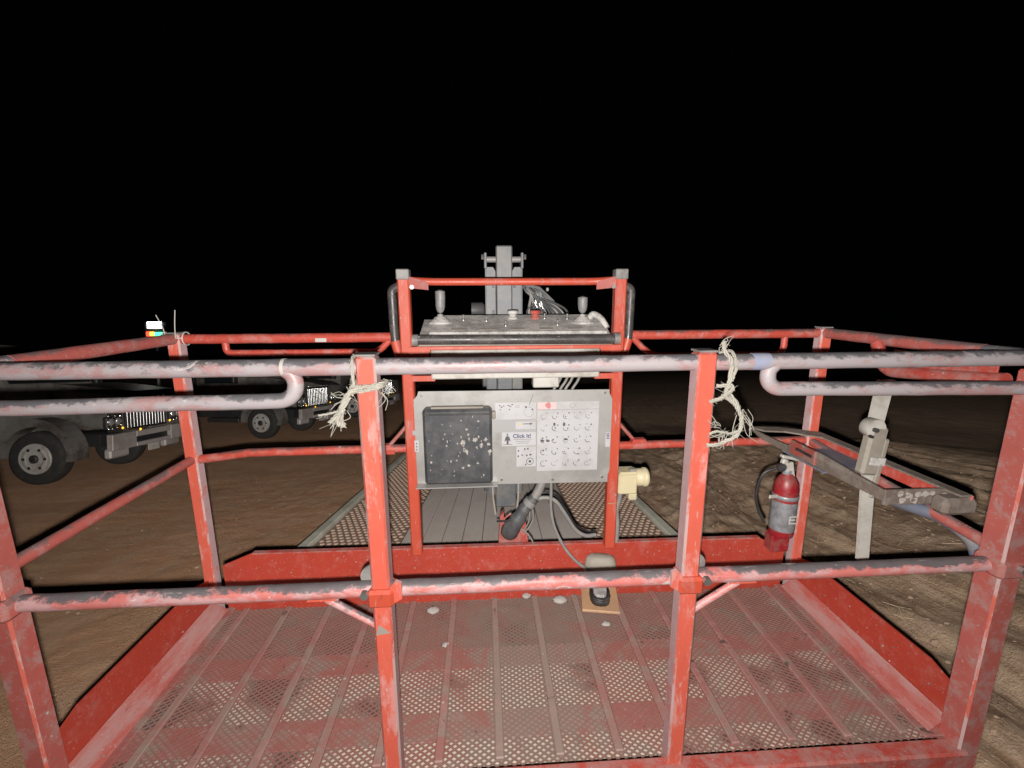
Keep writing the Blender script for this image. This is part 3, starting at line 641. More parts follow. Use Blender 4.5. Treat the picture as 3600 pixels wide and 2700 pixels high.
# ---------------------------------------------------------------- boom head behind the console
G = thing('boom_mast', 'dark grey steel boom head standing behind the control console', 'boom', (0, 1.05, .2))
mx = -.019
P_('inner_column', MB().box((mx, 1.03, .855), (.070, .06, 1.20), bev=.005), 'mast', G)
for s in (-1, 1):
    ch = MB()
    ch.prism([(mx + s * .037, 1.05, 1.35), (mx + s * .047, 1.05, 1.368), (mx + s * .082, 1.05, 1.368), (mx + s * .082, 1.05, .30), (mx + s * .037, 1.05, .30)], (0, .012, 0))
    ch.box((mx + s * .0795, 1.09, .86), (.006, .09, 1.12))
    sp_ = P_('side_plate', ch, 'mast', G)
    P_('pin', MB().lathe([(.013, 0), (.013, s * .05)][::s], (mx + s * .035, 1.045, 1.400), 'X', 14), 'grey_cap', sp_)
    P_('pin_lug', MB().box((mx + s * .080, 1.055, 1.395), (.012, .05, .068), bev=.005), 'mast', sp_)
    P_('bolt', MB().lathe([(.012, 0), (.012, .01)], (mx + s * .092 - .005, 1.04, 1.41), 'X', 6, False), 'zinc', sp_)
    for z in (1.29, 1.12, 1.17):
        P_('slot', MB().box((mx + s * .047, 1.0485, z), (.010, .004, .022), bev=.003), 'rubber', sp_)
    P_('link_rod', MB().tube([(mx + s * .066, 1.02, .53), (mx + s * .060, 1.01, .30), (mx + s * .05, 1.0, .22)], .006, 8), 'dust_cover', sp_)
P_('boom_arm', MB().box((mx, 2.45, .86), (.13, 2.6, .16), (math.radians(-9.5), 0, 0), .008), 'mast_dark', G)
P_('pedestal', MB().box((mx, 3.442, -.032), (.24, .30, 1.34), (math.radians(-9.5), 0, 0), .01), 'mast_dark', G)
P_('lower_block', MB().box((mx, 1.0, .345), (.098, .06, .15), bev=.006), 'mast', G)
P_('side_motor', MB().lathe([(.035, 0), (.035, .05), (.024, .06)], (-.165, 1.12, 1.18), 'X', 16), 'mast_dark', G)
# hose carrier
H = thing('hose_carrier', 'tangle of dark hydraulic hoses and carrier frame beside the grey boom head', 'hoses', (.15, 1.12, 1.1))
P_('carrier_plate', MB().prism([(.075, 1.13, 1.30), (.15, 1.13, 1.285), (.215, 1.13, 1.225), (.262, 1.13, 1.165), (.285, 1.13, 1.12), (.262, 1.13, 1.12), (.225, 1.13, 1.185), (.16, 1.13, 1.245), (.08, 1.13, 1.27)], (0, .03, 0)), 'mast_dark', H)
for i in range(22):
    u = rng.random(); x0 = rng.uniform(.07, .13); x1 = .09 + .19 * (i / 21)
    P_('hose', MB().tube(smoothp([(x0, 1.10 + .02 * u, 1.285 - .25 * (x0 - .07)), (x0 + .02 + .03 * u, 1.085, 1.255 - .02 * u), (x1 * .8 + .02, 1.09 + .012 * (i % 3), 1.20 - .03 * u), (x1, 1.10, 1.155 - .02 * u), (x1 + rng.uniform(-.02, .01), 1.11, 1.09)], 5), rng.uniform(.0035, .007), 8), ('mast_dark', 'cable', 'mast')[i % 3], H)
for x, z in ((.125, 1.225), (.150, 1.218), (.128, 1.205), (.143, 1.21), (.155, 1.20), (.122, 1.215)):
    P_('hose_fitting', MB().tube([(x, 1.082, z), (x + .006, 1.080, z - .015)], .0055, 6), 'zinc', H)
P_('clip', MB().box((.185, 1.12, 1.272), (.012, .01, .016), bev=.003), 'grey_cap', H)
P_('carrier_floor', MB().box((.175, 1.14, 1.112), (.22, .08, .02)), 'mast_dark', H)

# ---------------------------------------------------------------- cable socket and cables under the panel
Q = thing('cable_socket', 'dusty pink red steel cable housing with black rubber boot below the panel', 'cable housing', (.01, .72, .22))
P_('housing', MB().prism([(-.062, .74, .225), (.063, .74, .225), (.052, .74, .318), (.028, .74, .285), (-.005, .74, .268), (-.035, .74, .30), (-.040, .74, .365), (-.055, .74, .345)], (0, .03, 0)), 'red_dusty', Q)
M['boot'] = m_plain('dusty_boot_rubber', (.085, .088, .095), .5, 0, .35, 25, (.20, .19, .18), .6)
P_('boot', MB().tube(smoothp([(.085, .70, .445), (.05, .70, .405), (.012, .70, .345), (-.012, .715, .300), (-.016, .73, .282)], 5), [.022] * 5 + [.026] * 4 + [.032] * 4 + [.036] * 5 + [.038] * 3, 16), 'boot', Q)
P_('boot_ring', MB().tube([(.072, .70, .432), (.058, .70, .414)], .027, 14), 'cable', Q)
P_('guard_loop', MB().tube(smoothp([(-.01, .705, .375), (-.040, .705, .350), (-.055, .705, .31), (-.058, .71, .27)], 6), .0035, 8), 'red_dusty', Q)
def cable(pts, r, mat, label, seg=10):
    c = MB().tube(smoothp(pts, 8), r, seg); return solo('cable', c, mat, label, 'cable', pts[0])
cable([(.125, .715, .56), (.112, .705, .50), (.085, .70, .445)], .0185, 'cable', 'thick grey cable bundle dropping from the panel into the black boot', 14)
cable([(.148, .69, .56), (.150, .69, .48), (.150, .685, .40), (.165, .68, .32), (.205, .672, .235), (.25, .66, .18), (.305, .655, .13), (.325, .66, .07)], .0065, 'cable', 'thin grey cable hanging down over the toe board to the foot switch')
cable([(.075, .705, .425), (.12, .705, .440), (.17, .705, .425), (.215, .705, .36), (.255, .705, .295), (.30, .71, .262), (.345, .72, .258)], .0085, 'cable', 'thick grey hose curving right from the black boot')
cable([(.06, .715, .430), (.12, .715, .456), (.175, .715, .440), (.222, .715, .372), (.262, .715, .305), (.31, .72, .275), (.35, .73, .268)], .0045, 'cable_black', 'thin black cable curving above the thick grey hose')
cable([(.075, .69, .41), (.078, .69, .36), (.062, .69, .32), (.045, .70, .295)], .0035, 'cable', 'short pale wire looping down right beside the black boot')
cable([(.066, .688, .40), (.058, .688, .34), (.038, .70, .30)], .003, 'cable', 'short pale wire straight beside the black boot')
cable([(.03, .70, .31), (.055, .70, .285), (.075, .70, .255), (.082, .71, .225)], .0035, 'cable', 'pale wire crossing the red cable housing down to the toe board')
cable([(-.07, .70, .345), (-.03, .69, .352), (.01, .69, .375), (.05, .69, .41)], .004, 'cable_black', 'thin black wire lying across the top of the red cable housing')

# ---------------------------------------------------------------- cream outlet box
O_ = thing('outlet_box', 'cream plastic electric outlet box beside the right console upright', 'outlet box', (.47, .70, .43))
P_('box_body', MB().box((.458, .70, .502), (.078, .06, .088), bev=.006), 'cream', O_)
P_('round_socket', MB().lathe([(.036, -.005), (.036, .03), (.040, .031), (.040, .044), (.033, .05)], (.495, .70, .520), 'X', 20), 'cream', O_)
P_('foot', MB().box((.483, .70, .445), (.035, .05, .034), bev=.006), 'cream', O_)
P_('cover', MB().box((.455, .695, .551), (.070, .066, .012), bev=.004), 'cream', O_)
P_('hinge', MB().box((.475, .68, .560), (.026, .03, .014), bev=.006), 'dust_cover', O_)
P_('conduit', MB().tube(smoothp([(.437, .70, .465), (.434, .70, .43), (.424, .70, .38), (.430, .70, .31), (.428, .70, .235)], 6), .0105, 12), 'cable', O_)
P_('cable_tie', MB().tube([(.372, .648, .435), (.39, .648, .432), (.415, .66, .432)], .002, 6), 'ply', O_)

# ---------------------------------------------------------------- foot switch
F = thing('foot_switch', 'black shoe shaped foot switch on a tan base plate on the mesh floor', 'foot switch', (.36, .64, .012))
rz = Matrix.Rotation(math.radians(-10), 3, 'Z')
P_('base_plate', MB().box((.355, .66, .012), (.150, .20, .012), rz, .003), 'ply', F)
c0 = Vector((.355, .66, .02))
def loc(p): return c0 + rz @ Vector(p)
def oval(w, y0, y1, z, n=16): return [loc((w * math.copysign(abs(math.cos(t)) ** .7, math.cos(t)), (y0 + y1) / 2 + (y1 - y0) / 2 * math.copysign(abs(math.sin(t)) ** .7, math.sin(t)), z)) for t in [6.2832 * i / n for i in range(n)]]
sh = P_('shoe', MB().loft([oval(.042, -.075, .07, -.002), oval(.042, -.075, .07, .016), oval(.036, -.068, .07, .024)], True), 'rubber', F)
P_('pedal_plate', MB().loft([oval(.029, -.055, .06, .0235), oval(.027, -.052, .06, .034)], False), 'panel_grey', sh)
P_('toe_rim', MB().tube([loc((.036 * math.cos(t), -.040 + .034 * math.sin(t), .026)) for t in [math.pi + math.pi * i / 12 for i in range(13)]], .0055, 8), 'rubber', sh)
P_('hood_bracket', MB().box(loc((0, .035, .06)), (.09, .006, .16), rz), 'panel_grey', F)
P_('hood', MB().loft([oval(.060, -.012, .030, .075), oval(.066, -.018, .034, .100), oval(.064, -.018, .034, .145), oval(.056, -.012, .034, .166), oval(.040, -.004, .030, .172)], True), 'dust_cover', F)

# ---------------------------------------------------------------- fire extinguisher
E_ = thing('fire_extinguisher', 'red fire extinguisher with silver label strapped by the right rear post', 'fire extinguisher', (1.07, .60, .28))
ex, ey = 1.068, .60
P_('cylinder', MB().lathe([(.038, .300), (.043, .305), (.045, .315), (.045, .500), (.042, .525), (.032, .545), (.022, .556), (.018, .565)], (ex, ey, 0), 'Z', 28), 'ext_red', E_)
lb = P_('silver_label', MB().lathe([(.0456, .330), (.0460, .332), (.0460, .450), (.0456, .452)], (ex, ey, 0), 'Z', 28, cap=False), 'ext_silver', E_)
q = MB()
for (x, z, w, h) in ((.010, .385, .005, .034), (.024, .400, .024, .005), (.022, .387, .020, .005), (.024, .372, .026, .005)): q.box((ex + x - .012 - .002, ey - math.sqrt(max(0, .0464 ** 2 - (x - .014) ** 2)) - .0006, z), (w, .0012, h), bev=.0002)
P_('lettering', q, 'white_paint', lb)
P_('strap', MB().lathe([(.0456, .462), (.0475, .463), (.0475, .478), (.0456, .479)], (ex, ey, 0), 'Z', 28, cap=False), 'ext_silver', E_)
P_('strap_buckle', MB().box((ex - .062, ey - .02, .476), (.05, .006, .014), (0, .15, .4), .002), 'white_paint', E_)
P_('valve', MB().lathe([(.017, .560), (.019, .575), (.014, .585), (.016, .60), (.012, .61)], (ex - .004, ey, 0), 'Z', 14), 'ext_silver', E_)
P_('gauge', MB().lathe([(.017, 0), (.017, .012)], (ex - .034, ey - .012, .590), 'Y', 14), 'rubber', E_)
P_('carry_handle', MB().box((ex + .004, ey - .012, .560), (.026, .010, .105), (0, -.22, 0), .003), 'white_paint', E_)
P_('lever', MB().box((ex + .006, ey, .625), (.085, .020, .012), (0, .22, 0), .003), 'white_paint', E_)
P_('lever_root', MB().box((ex - .022, ey, .607), (.022, .02, .03), (0, .3, 0), .004), 'white_paint', E_)
P_('hose', MB().tube(smoothp([(ex - .03, ey + .005, .585), (ex - .085, ey + .02, .555), (ex - .10, ey + .03, .47), (ex - .085, ey + .03, .40), (ex - .062, ey + .015, .345)], 6), .006, 8), 'rubber', E_)
P_('bracket', MB().box((ex + .002, ey + .02, .262), (.075, .05, .075), bev=.004), 'ext_red', E_)

# ---------------------------------------------------------------- tool tray
T_ = thing('tool_tray', 'narrow red and grey steel tool tray along the right side rail', 'tool tray', (1.12, .4, .66))
def slab(poly, z0, z1, mat, name, par): return P_(name, MB().prism([(x, y, z0) for x, y in poly], (0, 0, z1 - z0)), mat, par)
P_('back_flange', MB().prism([(1.00, .775, .695), (1.10, .745, .700), (1.225, .66, .702), (1.222, .085, .702), (1.19, .085, .702), (1.19, .60, .700), (1.10, .69, .698), (1.03, .715, .695)], (0, 0, .006)), 'tray', T_)
P_('outer_wall', MB().box((1.224, .385, .680), (.006, .60, .050), (0, .12, 0)), 'red', T_)
P_('inner_wall', MB().prism([(.998, .775, .700), (.998, .66, .700), (1.006, .535, .700), (1.012, .515, .722), (1.022, .40, .720), (1.024, .14, .700), (1.024, .14, .668), (1.020, .40, .668), (1.004, .70, .672)], (.006, 0, 0)), 'tray', T_)
P_('latch_plate', MB().box((1.008, .455, .702), (.012, .13, .05), (0, 0, -.04), .003), 'tray_red', T_)
P_('slot', MB().box((1.0005, .445, .705), (.004, .085, .010), (0, 0, -.04), .002), 'rubber', T_)
P_('tray_floor', MB().box((1.115, .47, .664), (.20, .22, .006)), 'hose', T_)
P_('end_plate', MB().box((1.118, .135, .684), (.205, .008, .046)), 'tray', T_)
P_('end_shelf', MB().box((1.195, .105, .672), (.10, .05, .05), bev=.012), 'tray', T_)
r3 = random.Random(5); ds = MB()
for i in range(12): 
    x = r3.uniform(1.03, 1.20); z = r3.uniform(.668, .70); s = r3.uniform(.005, .013); k = 7
    ds.prism([(x + s * r3.uniform(.6, 1.2) * math.cos(6.283 * t / k), .1308, z + .8 * s * r3.uniform(.6, 1.3) * math.sin(6.283 * t / k)) for t in range(k)], (0, -.0008, 0))
P_('paint_scab', ds, 'mud_pale', T_, kind='stuff')

# ---------------------------------------------------------------- white post with clamp
W_ = thing('white_post', 'off-white board post with dusty clamp outside the right rail', 'post', (1.14, .31, .375))
P_('lower_board', MB().prism([(1.128, .30, .375), (1.166, .30, .375), (1.141, .30, .68), (1.100, .30, .68)], (0, .012, 0)), 'white_paint', W_)
P_('upper_board', MB().prism([(1.096, .316, .70), (1.140, .316, .70), (1.170, .316, .985), (1.118, .316, .985)], (0, .012, 0)), 'white_paint', W_)
k_ = P_('clamp', MB().box((1.108, .296, .765), (.058, .036, .16), (0, .10, 0), .014), 'dust_cover', W_)
P_('clamp_cap', MB().lathe([(.031, -.016), (.031, .016), (.024, .021)], (1.100, .296, .838), 'Y', 16), 'white_paint', k_)
P_('hole', MB().lathe([(.007, -.026), (.007, -.014)], (1.090, .292, .838), 'Y', 10), 'rubber', k_)
P_('hole', MB().lathe([(.005, -.026), (.005, -.014)], (1.078, .292, .818), 'Y', 10), 'rubber', k_)
P_('clamp_arm', MB().box((1.146, .305, .70), (.018, .024, .20), (0, .10, 0), .004), 'dust_cover', W_)
P_('strap', MB().box((1.112, .272, .735), (.05, .006, .026), (0, .10, 0), .002), 'panel_grey', W_)
# hose and scraps beyond the tray
solo('hose', MB().tube(smoothp([(1.10, .21, .645), (1.17, .20, .62), (1.235, .16, .60), (1.27, .11, .565), (1.285, .09, .52), (1.28, .085, .49)], 6), .019, 12), 'hose', 'thick blue-grey hose end drooping under the tool tray near right corner', 'hose', (1.24, .15, .55))

# ---------------------------------------------------------------- ropes and ties
def rope(name, strands, fibres, label, at):
    m = MB()
    for pts, r in strands:
        r *= .78; pts = [Vector(p) + Vector((rng.gauss(0, .0018), 0, rng.gauss(0, .0018))) for p in pts]; c = smoothp(pts, 7)
        fibres = fibres + [([c[k] + Vector((rng.gauss(0, r), -r * .5, rng.gauss(0, r))), c[k] + Vector((rng.gauss(0, .004), -.003, rng.gauss(0, .004))), c[k] + Vector((rng.gauss(0, .009), -.004, rng.gauss(0, .007) - .006))], .0004) for k in range(0, len(c), 3)]
        for k in range(3):
            ph = k * 2.094; q = []
            for i, p in enumerate(c):
                d = (c[min(i + 1, len(c) - 1)] - c[max(i - 1, 0)]).normalized(); u = d.cross(Vector((0, 1, .2))).normalized(); w = d.cross(u)
                q.append(p + (u * math.cos(ph + i * .55) + w * math.sin(ph + i * .55)) * r * .55 + Vector((rng.gauss(0, r * .1), 0, rng.gauss(0, r * .1))))
            m.tube(q, r * .52, 6)
    for pts, r in fibres: m.tube(smoothp(pts, 4), r, 4)
    return solo(name, m, 'rope', label, 'rope', at)
def fib(p, d, n, ln, spread, r=.0007):
    out = []
    for i in range(n):
        a = Vector(p) + Vector((rng.gauss(0, .006), rng.gauss(0, .003), rng.gauss(0, .006))); v = (Vector(d) + Vector((rng.gauss(0, spread), rng.gauss(0, spread * .5), rng.gauss(0, spread)))).normalized()
        l = ln * rng.uniform(.5, 1.2); b = a + v * l * .5 + Vector((rng.gauss(0, .005), 0, rng.gauss(0, .005))); out.append(([a, b, a + v * l + Vector((rng.gauss(0, .006), 0, -.004))], r * rng.uniform(.7, 1.5)))
    return out
xl = XL; h_ = .030
ring = lambda x, z, dz: [(x - h_, -.028, z), (x, -.031, z + .004), (x + h_, -.028, z + dz), (x + h_ + .002, .0, z + dz), (x + h_, .028, z), (x, .031, z), (x - h_, .028, z), (x - h_ - .002, 0, z), (x - h_, -.028, z - .006)]
rope('rope', [(ring(xl, 1.062, .004), .0055), (ring(xl, 1.051, .006), .0055), ([(xl - .020, -.034, 1.060), (xl - .024, -.030, 1.085), (xl - .026, -.024, 1.115), (xl - .026, .0, 1.126)], .0045),
     ([(xl - .005, -.036, 1.066), (xl - .030, -.040, 1.050), (xl - .045, -.040, 1.022), (xl - .052, -.040, .995), (xl - .050, -.040, .975)], .0070),
     ([(xl - .030, -.042, 1.048), (xl - .048, -.042, 1.018), (xl - .064, -.042, .998), (xl - .074, -.042, .984)], .0055),
     ([(xl - .045, -.04, 1.020), (xl - .058, -.044, .996), (xl - .060, -.044, .980)], .0050),
     ([(xl - .050, -.041, 1.012), (xl - .075, -.041, 1.006), (xl - .098, -.041, 1.003)], .0030)],
     fib((xl - .05, -.04, 1.01), (-.3, 0, -1), 14, .040, .3) + fib((xl - .035, -.04, 1.04), (-1, 0, .1), 7, .045, .5) + fib((xl + .034, -.02, 1.05), (.6, 0, -.8), 4, .035, .5),
     'frayed cream rope knotted round the left front post under the rail', (xl, -.04, 1.04))
xr = .43
rope('rope', [([(xr - .008, -.022, 1.146), (xr - .012, -.030, 1.128), (xr + .006, -.034, 1.105), (xr + .006, -.034, 1.06), (xr + .002, -.034, 1.035)], .0062),
     ([(xr + .006, .02, 1.122), (xr + .018, -.01, 1.126), (xr + .020, -.030, 1.10), (xr + .010, -.032, 1.06)], .0045),
     ([(xr - .020, -.030, 1.052), (xr + .006, -.036, 1.050), (xr + .014, -.036, 1.040), (xr - .006, -.036, 1.028), (xr - .018, -.034, 1.018), (xr - .03, -.03, 1.016)], .0060),
     ([(xr - .006, -.035, 1.030), (xr + .020, -.036, 1.008), (xr + .036, -.036, .990), (xr + .042, -.036, .962), (xr + .034, -.036, .935), (xr + .012, -.034, .918), (xr - .012, -.032, .914), (xr - .03, -.03, .916)], .0060),
     ([(xr + .034, -.034, .998), (xr + .024, -.036, 1.012), (xr + .008, -.036, 1.028)], .0065),
     ([(xr + .036, -.036, .945), (xr + .015, -.036, .938), (xr - .012, -.034, .945), (xr - .028, -.030, .942)], .0040)],
     fib((xr - .012, -.03, 1.135), (.7, 0, .8), 5, .035, .3) + fib((xr + .04, -.035, .99), (.4, 0, -1), 12, .05, .4) + fib((xr + .0, -.035, .935), (-.2, 0, -.9), 12, .03, .7) + fib((xr - .01, -.035, .955), (-.5, 0, .8), 7, .035, .5)
     + [([(xr + .042, -.036, .985), (xr + .050, -.036, .955), (xr + .060, -.036, .935), (xr + .085, -.036, .918)], .0009)],
     'frayed cream rope looped beside the right front post', (xr, -.03, 1.03))
for i, (p0, p1, p2) in enumerate((((-1.229, L - .03, 1.105), (-1.233, L - .03, 1.140), (-1.250, L - .03, 1.186)), ((-1.196, L - .03, 1.105), (-1.193, L - .028, 1.15), (-1.190, L - .02, 1.202)))):
    m = MB().tube(smoothp([p0, p1, p2], 5), .0024, 6, flat=.5); xx = p0[0]
    x0 = -1.25 if i == 0 else -1.178
    m.tube([(x0 + .004 * 0, L + .024 * math.cos(t), HR + .0235 * math.sin(t)) for t in [6.2832 * k / 16 for k in range(17)]], .0024, 6)
    m.tube([(x0, L - .024, HR + .004), p0], .0024, 6)
    solo('cable_tie', m, 'white_paint', ('pale cable tie with slanting tail on the left rear post top', 'pale cable tie with upright tail on the left rear post top')[i], 'cable tie', p0)

# ---------------------------------------------------------------- mud clods on the floor
for (x, y, s, lab) in ((-.332, .624, .026, 'pale round mud clod on the floor behind the left front post'), (.19, .655, .030, 'largest pale mud clod on the floor below the console'), (.052, .69, .020, 'flat pale mud ring on the floor below the panel'), (.344, .505, .018, 'small pale mud clod in front of the foot switch'), (-.262, .44, .017, 'grey mud lump on the red floor strip right of the left front post')):
    r4 = random.Random(int(x * 1000)); rings = []
    for k, (rr, zz) in enumerate(((1, 0), (.92, .25), (.7, .42), (.35, .5))):
        rings.append([(x + s * rr * (1 + r4.uniform(-.22, .22)) * math.cos(6.283 * t / 12), y + s * rr * .8 * (1 + r4.uniform(-.22, .22)) * math.sin(6.283 * t / 12), .0045 + s * zz * .8 * (1 + r4.uniform(-.2, .2))) for t in range(12)])
    solo('mud_clod', MB().loft(rings, True), 'clod', lab, 'mud', (x, y, .005), group='dried mud lumps on the basket floor')

# ---------------------------------------------------------------- flatbed trailer below the boom
D = thing('trailer', 'flatbed trailer with weathered deck and pale edge strips under the boom', 'trailer', (-.10, 1.25, 0), 'W', rotz=math.radians(-1.78))
DZ = .99; LEN = 9.5
def D_(n, mb, mat, par=None, **k): return part(n, mb, mat, par or D, **k)
D_('frame', MB().box((0, LEN / 2, DZ - .16), (2.50, LEN, .22)), 'mast_dark')
for s in (-1, 1):
    D_('edge_strip', MB().box((s * 1.30, LEN / 2, DZ - .02), (.07, LEN, .07), bev=.006), 'edge_strip')
    gr = D_('grate_panel', MB().box((s * .955, LEN / 2, DZ - .025), (.61, LEN, .02)), 'grate_base')
    q = MB(); ny_ = int(6.5 / .055); nx_ = 12
    for j in range(ny_):
        for i in range(nx_):
            x = s * .955 - .275 + (i + (.5 if j % 2 else 0)) * .0485; y = .04 + j * .055
            if y < 6.5: q.lathe([(.019, 0), (.016, .006), (.008, .009)], (x, y, DZ - .016), 'Z', 6, False)
    D_('tread_bumps', q, 'grate', gr, kind='stuff')
    for y in (5.2, 6.3):
        wh = D_('wheel', MB().lathe([(.20, -.11), (.40, -.12), (.44, -.09), (.44, .09), (.40, .12), (.20, .11)], (s * 1.05, y, .43), 'X', 28), 'tyre')
        D_('rim', MB().lathe([(.02, -.05), (.20, -.08), (.21, .08), (.02, .05)], (s * 1.05, y, .43), 'X', 20), 'rim', wh)
npl = 9
for i in range(npl):
    wdt = 1.28 / npl
    D_('deck_plank', MB().box((-.64 + (i + .5) * wdt, LEN / 2, DZ - .02 + rng.uniform(-.003, .003)), (wdt - .004, LEN - rng.uniform(0, .05), .05), bev=.004), 'plank')
D_('support_leg', MB().box((-.9, .5, .39), (.12, .12, .80)), 'mast_dark'); D_('support_leg', MB().box((.9, .5, .39), (.12, .12, .80)), 'mast_dark')

# ---------------------------------------------------------------- trucks
def make_truck():
    t = thing('parked_truck', '', 'truck', (0, 0, 0), 'W')
    def p(n, mb, mat, par=None, **k): return part(n, mb, mat, par or t, **k)
    def sec(x, w, z0, z1, r=.12): return [(x, -w, z0), (x, w, z0), (x, w, z1 - r), (x, w - r, z1), (x, -w + r, z1), (x, -w, z1 - r)]
    p('hood', MB().loft([sec(-2.15, .98, 1.0, 2.0), sec(-1.5, .92, 1.0, 1.93), sec(-.6, .80, .95, 1.82), sec(-.22, .72, .95, 1.70)]), 'truck_white')
    for s in (-1, 1):
        fd = MB(); outer = []
        prof = [(math.cos(a), math.sin(a)) for a in [math.radians(x) for x in range(-10, 191, 12)]]
        pts_o = [(-1.5 + .74 * c, .60 + .74 * sn) for c, sn in prof]; pts_i = [(-1.5 + .60 * c, .58 + .60 * sn) for c, sn in prof]
        for a in range(len(prof) - 1):
            fd.prism([(pts_o[a][0], s * .78, pts_o[a][1]), (pts_o[a + 1][0], s * .78, pts_o[a + 1][1]), (pts_i[a + 1][0], s * .78, pts_i[a + 1][1]), (pts_i[a][0], s * .78, pts_i[a][1])], (0, s * .36, 0))
        p('fender', fd, 'truck_white')
        p('fender_nose', MB().loft([sec(-.85, .20, .92, 1.45), sec(-.25, .17, .95, 1.30)]), 'truck_white')  # shifted below
        o = bpy.data.objects[[c.name for c in t.children][-1]]; o.location = (0, s * .93, 0)
    cab = p('cab', MB().loft([[(-3.9, -1.08, .95), (-3.9, 1.08, .95), (-3.9, 1.08, 2.6), (-3.9, .95, 2.82), (-3.9, -.95, 2.82), (-3.9, -1.08, 2.6)], [(-2.6, -1.08, .95), (-2.6, 1.08, .95), (-2.6, 1.08, 2.6), (-2.6, .95, 2.84), (-2.6, -.95, 2.84), (-2.6, -1.08, 2.6)], [(-2.1, -1.05, .95), (-2.1, 1.05, .95), (-2.1, 1.02, 1.98), (-2.1, .95, 2.0), (-2.1, -.95, 2.0), (-2.1, -1.02, 1.98)]]), 'truck_white')
    p('windscreen', MB().prism([(-2.115, -.92, 2.03), (-2.115, .92, 2.03), (-2.545, .88, 2.74), (-2.545, -.88, 2.74)], (.02, 0, .012)), 'glass', cab)
    for s in (-1, 1):
        p('side_window', MB().prism([(-3.6, s * 1.082, 1.85), (-2.45, s * 1.082, 1.85), (-2.72, s * 1.082, 2.5), (-3.6, s * 1.082, 2.5)], (0, s * .008, 0)), 'glass', cab)
        p('door_seam', MB().box((-3.0, s * 1.083, 1.4), (1.1, .006, .012)), 'truck_dark', cab)
        mr = p('mirror', MB().box((-2.25, s * 1.32, 2.05), (.10, .20, .42), bev=.03), 'truck_dark'); p('mirror_arm', MB().tube([(-2.3, s * 1.05, 2.1), (-2.27, s * 1.28, 2.15)], .018, 8), 'truck_dark', mr)
        p('side_step', MB().box((-2.95, s * .98, .62), (1.2, .24, .14), bev=.02), 'truck_dark')
    # bumper with a central slot
    bm = MB(); zc = .80
    for (y0, y1, z0, z1) in ((-1.15, -.52, .66, .99), (.52, 1.15, .66, .99), (-.52, .52, .66, .745), (-.52, .52, .865, .99)): bm.box((-.06, (y0 + y1) / 2, (z0 + z1) / 2), (.12, y1 - y0, z1 - z0), bev=.012)
    bp = p('bumper', bm, 'truck_bumper'); p('slot_back', MB().box((-.10, 0, .805), (.03, 1.04, .12)), 'truck_dark', bp)
    p('number_plate', MB().box((-.02, -.02, .585), (.012, .34, .15), bev=.004), 'white_paint', bp)
    p('valance', MB().box((-.22, -.78, .58), (.14, .5, .20), bev=.04), 'truck_bumper', bp); p('valance', MB().box((-.22, .78, .58), (.14, .5, .20), bev=.04), 'truck_bumper', bp)
    g = p('grille_frame', MB().box((-.205, 0, 1.34), (.05, 1.28, .66), bev=.03), 'truck_dark')
    for i in range(13): p('grille_bar', MB().tube([(-.165, -.54 + i * .09, 1.05), (-.175, -.54 + i * .09, 1.62)], .016, 8), 'chrome', g)
    for k in range(7): p('glint_dome', MB().lathe([(.028, 0), (.024, .014), (.014, .024), (.004, .028)], (-.15, -.55 + k * .18, 1.70), 'X', 12), 'glint', g)  # added chrome domes, no truck fittings, there to return a flash glint
    for z in (1.04, 1.66): p('grille_rim', MB().tube([(-.165, -.60, z), (-.155, 0, z), (-.165, .60, z)], .024, 8), 'chrome', g)
    for s in (-1, 1):
        h = p('headlight', MB().box((-.20, s * .90, 1.22), (.10, .36, .24), bev=.04), 'truck_dark')
        for dy in (-.085, .085): 
            p('lens', MB().lathe([(.075, 0), (.07, .02), (.05, .035), (.02, .042)], (-.15, s * .90 + dy, 1.23), 'X', 16), 'lens', h)
            p('bezel', MB().tube([(-.147, s * .90 + dy + .085 * math.cos(a), 1.23 + .085 * math.sin(a)) for a in [6.2832 * k / 16 for k in range(17)]], .012, 6), 'chrome', h)
        for (dy, z) in ((-.15, 1.10), (-.05, 1.09), (.06, 1.11), (.15, 1.33), (-.14, 1.36), (.02, 1.35), (.17, 1.15)):
            p('glint_dome', MB().lathe([(.030, 0), (.026, .014), (.016, .024), (.004, .028)], (-.150, s * .90 + dy, z), 'X', 12), 'glint', h)  # more added domes round the headlights, only to sparkle in the flash
        p('glow_marker', MB().lathe([(.026, 0), (.018, .016)], (-.148, s * .70, 1.08), 'X', 10), 'marker', h)
    p('glow_marker', MB().lathe([(.026, 0), (.018, .016)], (.0, -.42, 1.015), 'X', 10), 'marker', bp)
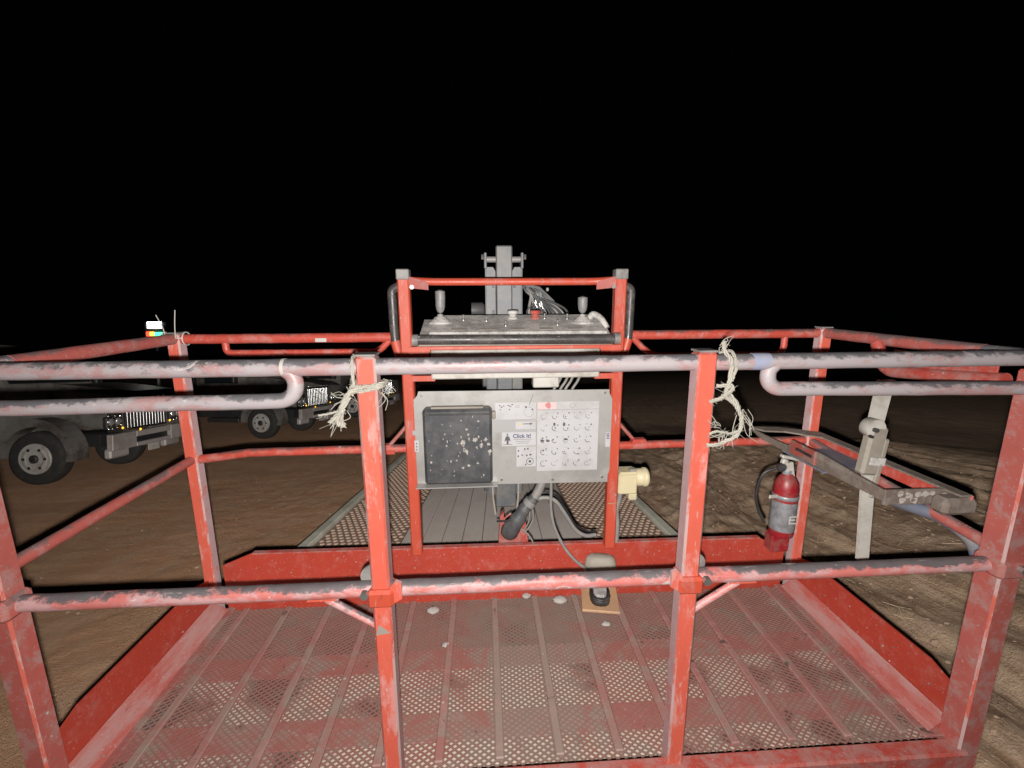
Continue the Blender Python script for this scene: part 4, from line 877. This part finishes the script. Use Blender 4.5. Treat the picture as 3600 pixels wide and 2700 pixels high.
    for x in (-1.5, -6.6):
        for s in (-1, 1):
            w_ = p('wheel', MB().lathe([(.30, -.13), (.46, -.15), (.52, -.12), (.54, -.06), (.54, .06), (.52, .12), (.46, .15), (.30, .13)], (x, s * .98, .54), 'Y', 32), 'tyre')
            p('rim', MB().lathe([(.02, 0), (.14, 0), (.16, .03), (.24, .035), (.28, -.02), (.31, -.03), (.31, .02), (.30, .03)] if s < 0 else [(.02, 0), (.14, 0), (.24, .02), (.31, .03)], (x, s * (1.11 if s < 0 else 1.09), .54), Matrix(((1, 0, 0), (0, 0, s), (0, 1, 0))), 28), 'rim', w_)
            p('hub', MB().lathe([(.085, 0), (.085, .05), (.06, .07)], (x, s * 1.115, .54), Matrix(((1, 0, 0), (0, 0, s), (0, 1, 0))), 16), 'truck_dark', w_)
            for k in range(6):
                a = 1.047 * k; p('hand_hole', MB().lathe([(.030, 0), (.030, .006)], (x + .205 * math.cos(a), s * 1.146, .54 + .205 * math.sin(a)), Matrix(((1, 0, 0), (0, 0, s), (0, 1, 0))), 10), 'truck_dark', w_)
    p('chassis', MB().box((-4.6, 0, .78), (7.6, .9, .26)), 'truck_dark')
    p('flatbed', MB().box((-6.1, 0, 1.12), (4.2, 2.3, .16), bev=.01), 'truck_dark')
    p('headboard', MB().box((-4.06, 0, 1.75), (.08, 2.2, 1.15), bev=.01), 'truck_dark')
    return t
tk = make_truck()
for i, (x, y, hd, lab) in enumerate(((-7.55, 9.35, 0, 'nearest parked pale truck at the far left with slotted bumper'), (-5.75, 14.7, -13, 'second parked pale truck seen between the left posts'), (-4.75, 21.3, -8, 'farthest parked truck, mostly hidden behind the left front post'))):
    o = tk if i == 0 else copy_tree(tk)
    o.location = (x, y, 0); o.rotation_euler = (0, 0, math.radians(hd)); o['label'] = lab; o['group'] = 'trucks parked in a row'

# ---------------------------------------------------------------- lamp mast far behind the trucks
N_ = thing('light_mast', 'distant lit mast with white lamp over red and green lamps', 'light mast', (-17.75, 24, 0), 'W')
part('pole', MB().tube([(0, .2, 0), (0, .2, 4.3)], [.09, .06], 10), 'mast_dark', N_)
hd_ = part('lamp_head', MB().box((0, .14, 4.72), (1.0, .2, .50), bev=.03), 'mast_dark', N_)
part('white_lamp', MB().box((.02, .02, 4.80), (.72, .04, .34), bev=.06), 'lamp_white', hd_)
h2 = part('lower_head', MB().box((0, .14, 4.30), (1.0, .2, .30), bev=.03), 'mast_dark', N_)
part('red_lamp', MB().box((-.33, .02, 4.33), (.16, .04, .24), bev=.05), 'lamp_red', h2)
part('amber_lamp', MB().box((-.12, .02, 4.33), (.22, .04, .22), bev=.05), 'lamp_amber', h2)
part('green_lamp', MB().box((.22, .02, 4.30), (.40, .04, .24), bev=.06), 'lamp_green', h2)
part('base', MB().box((0, .2, .15), (1.4, 1.0, .3), bev=.03), 'mast_dark', N_)
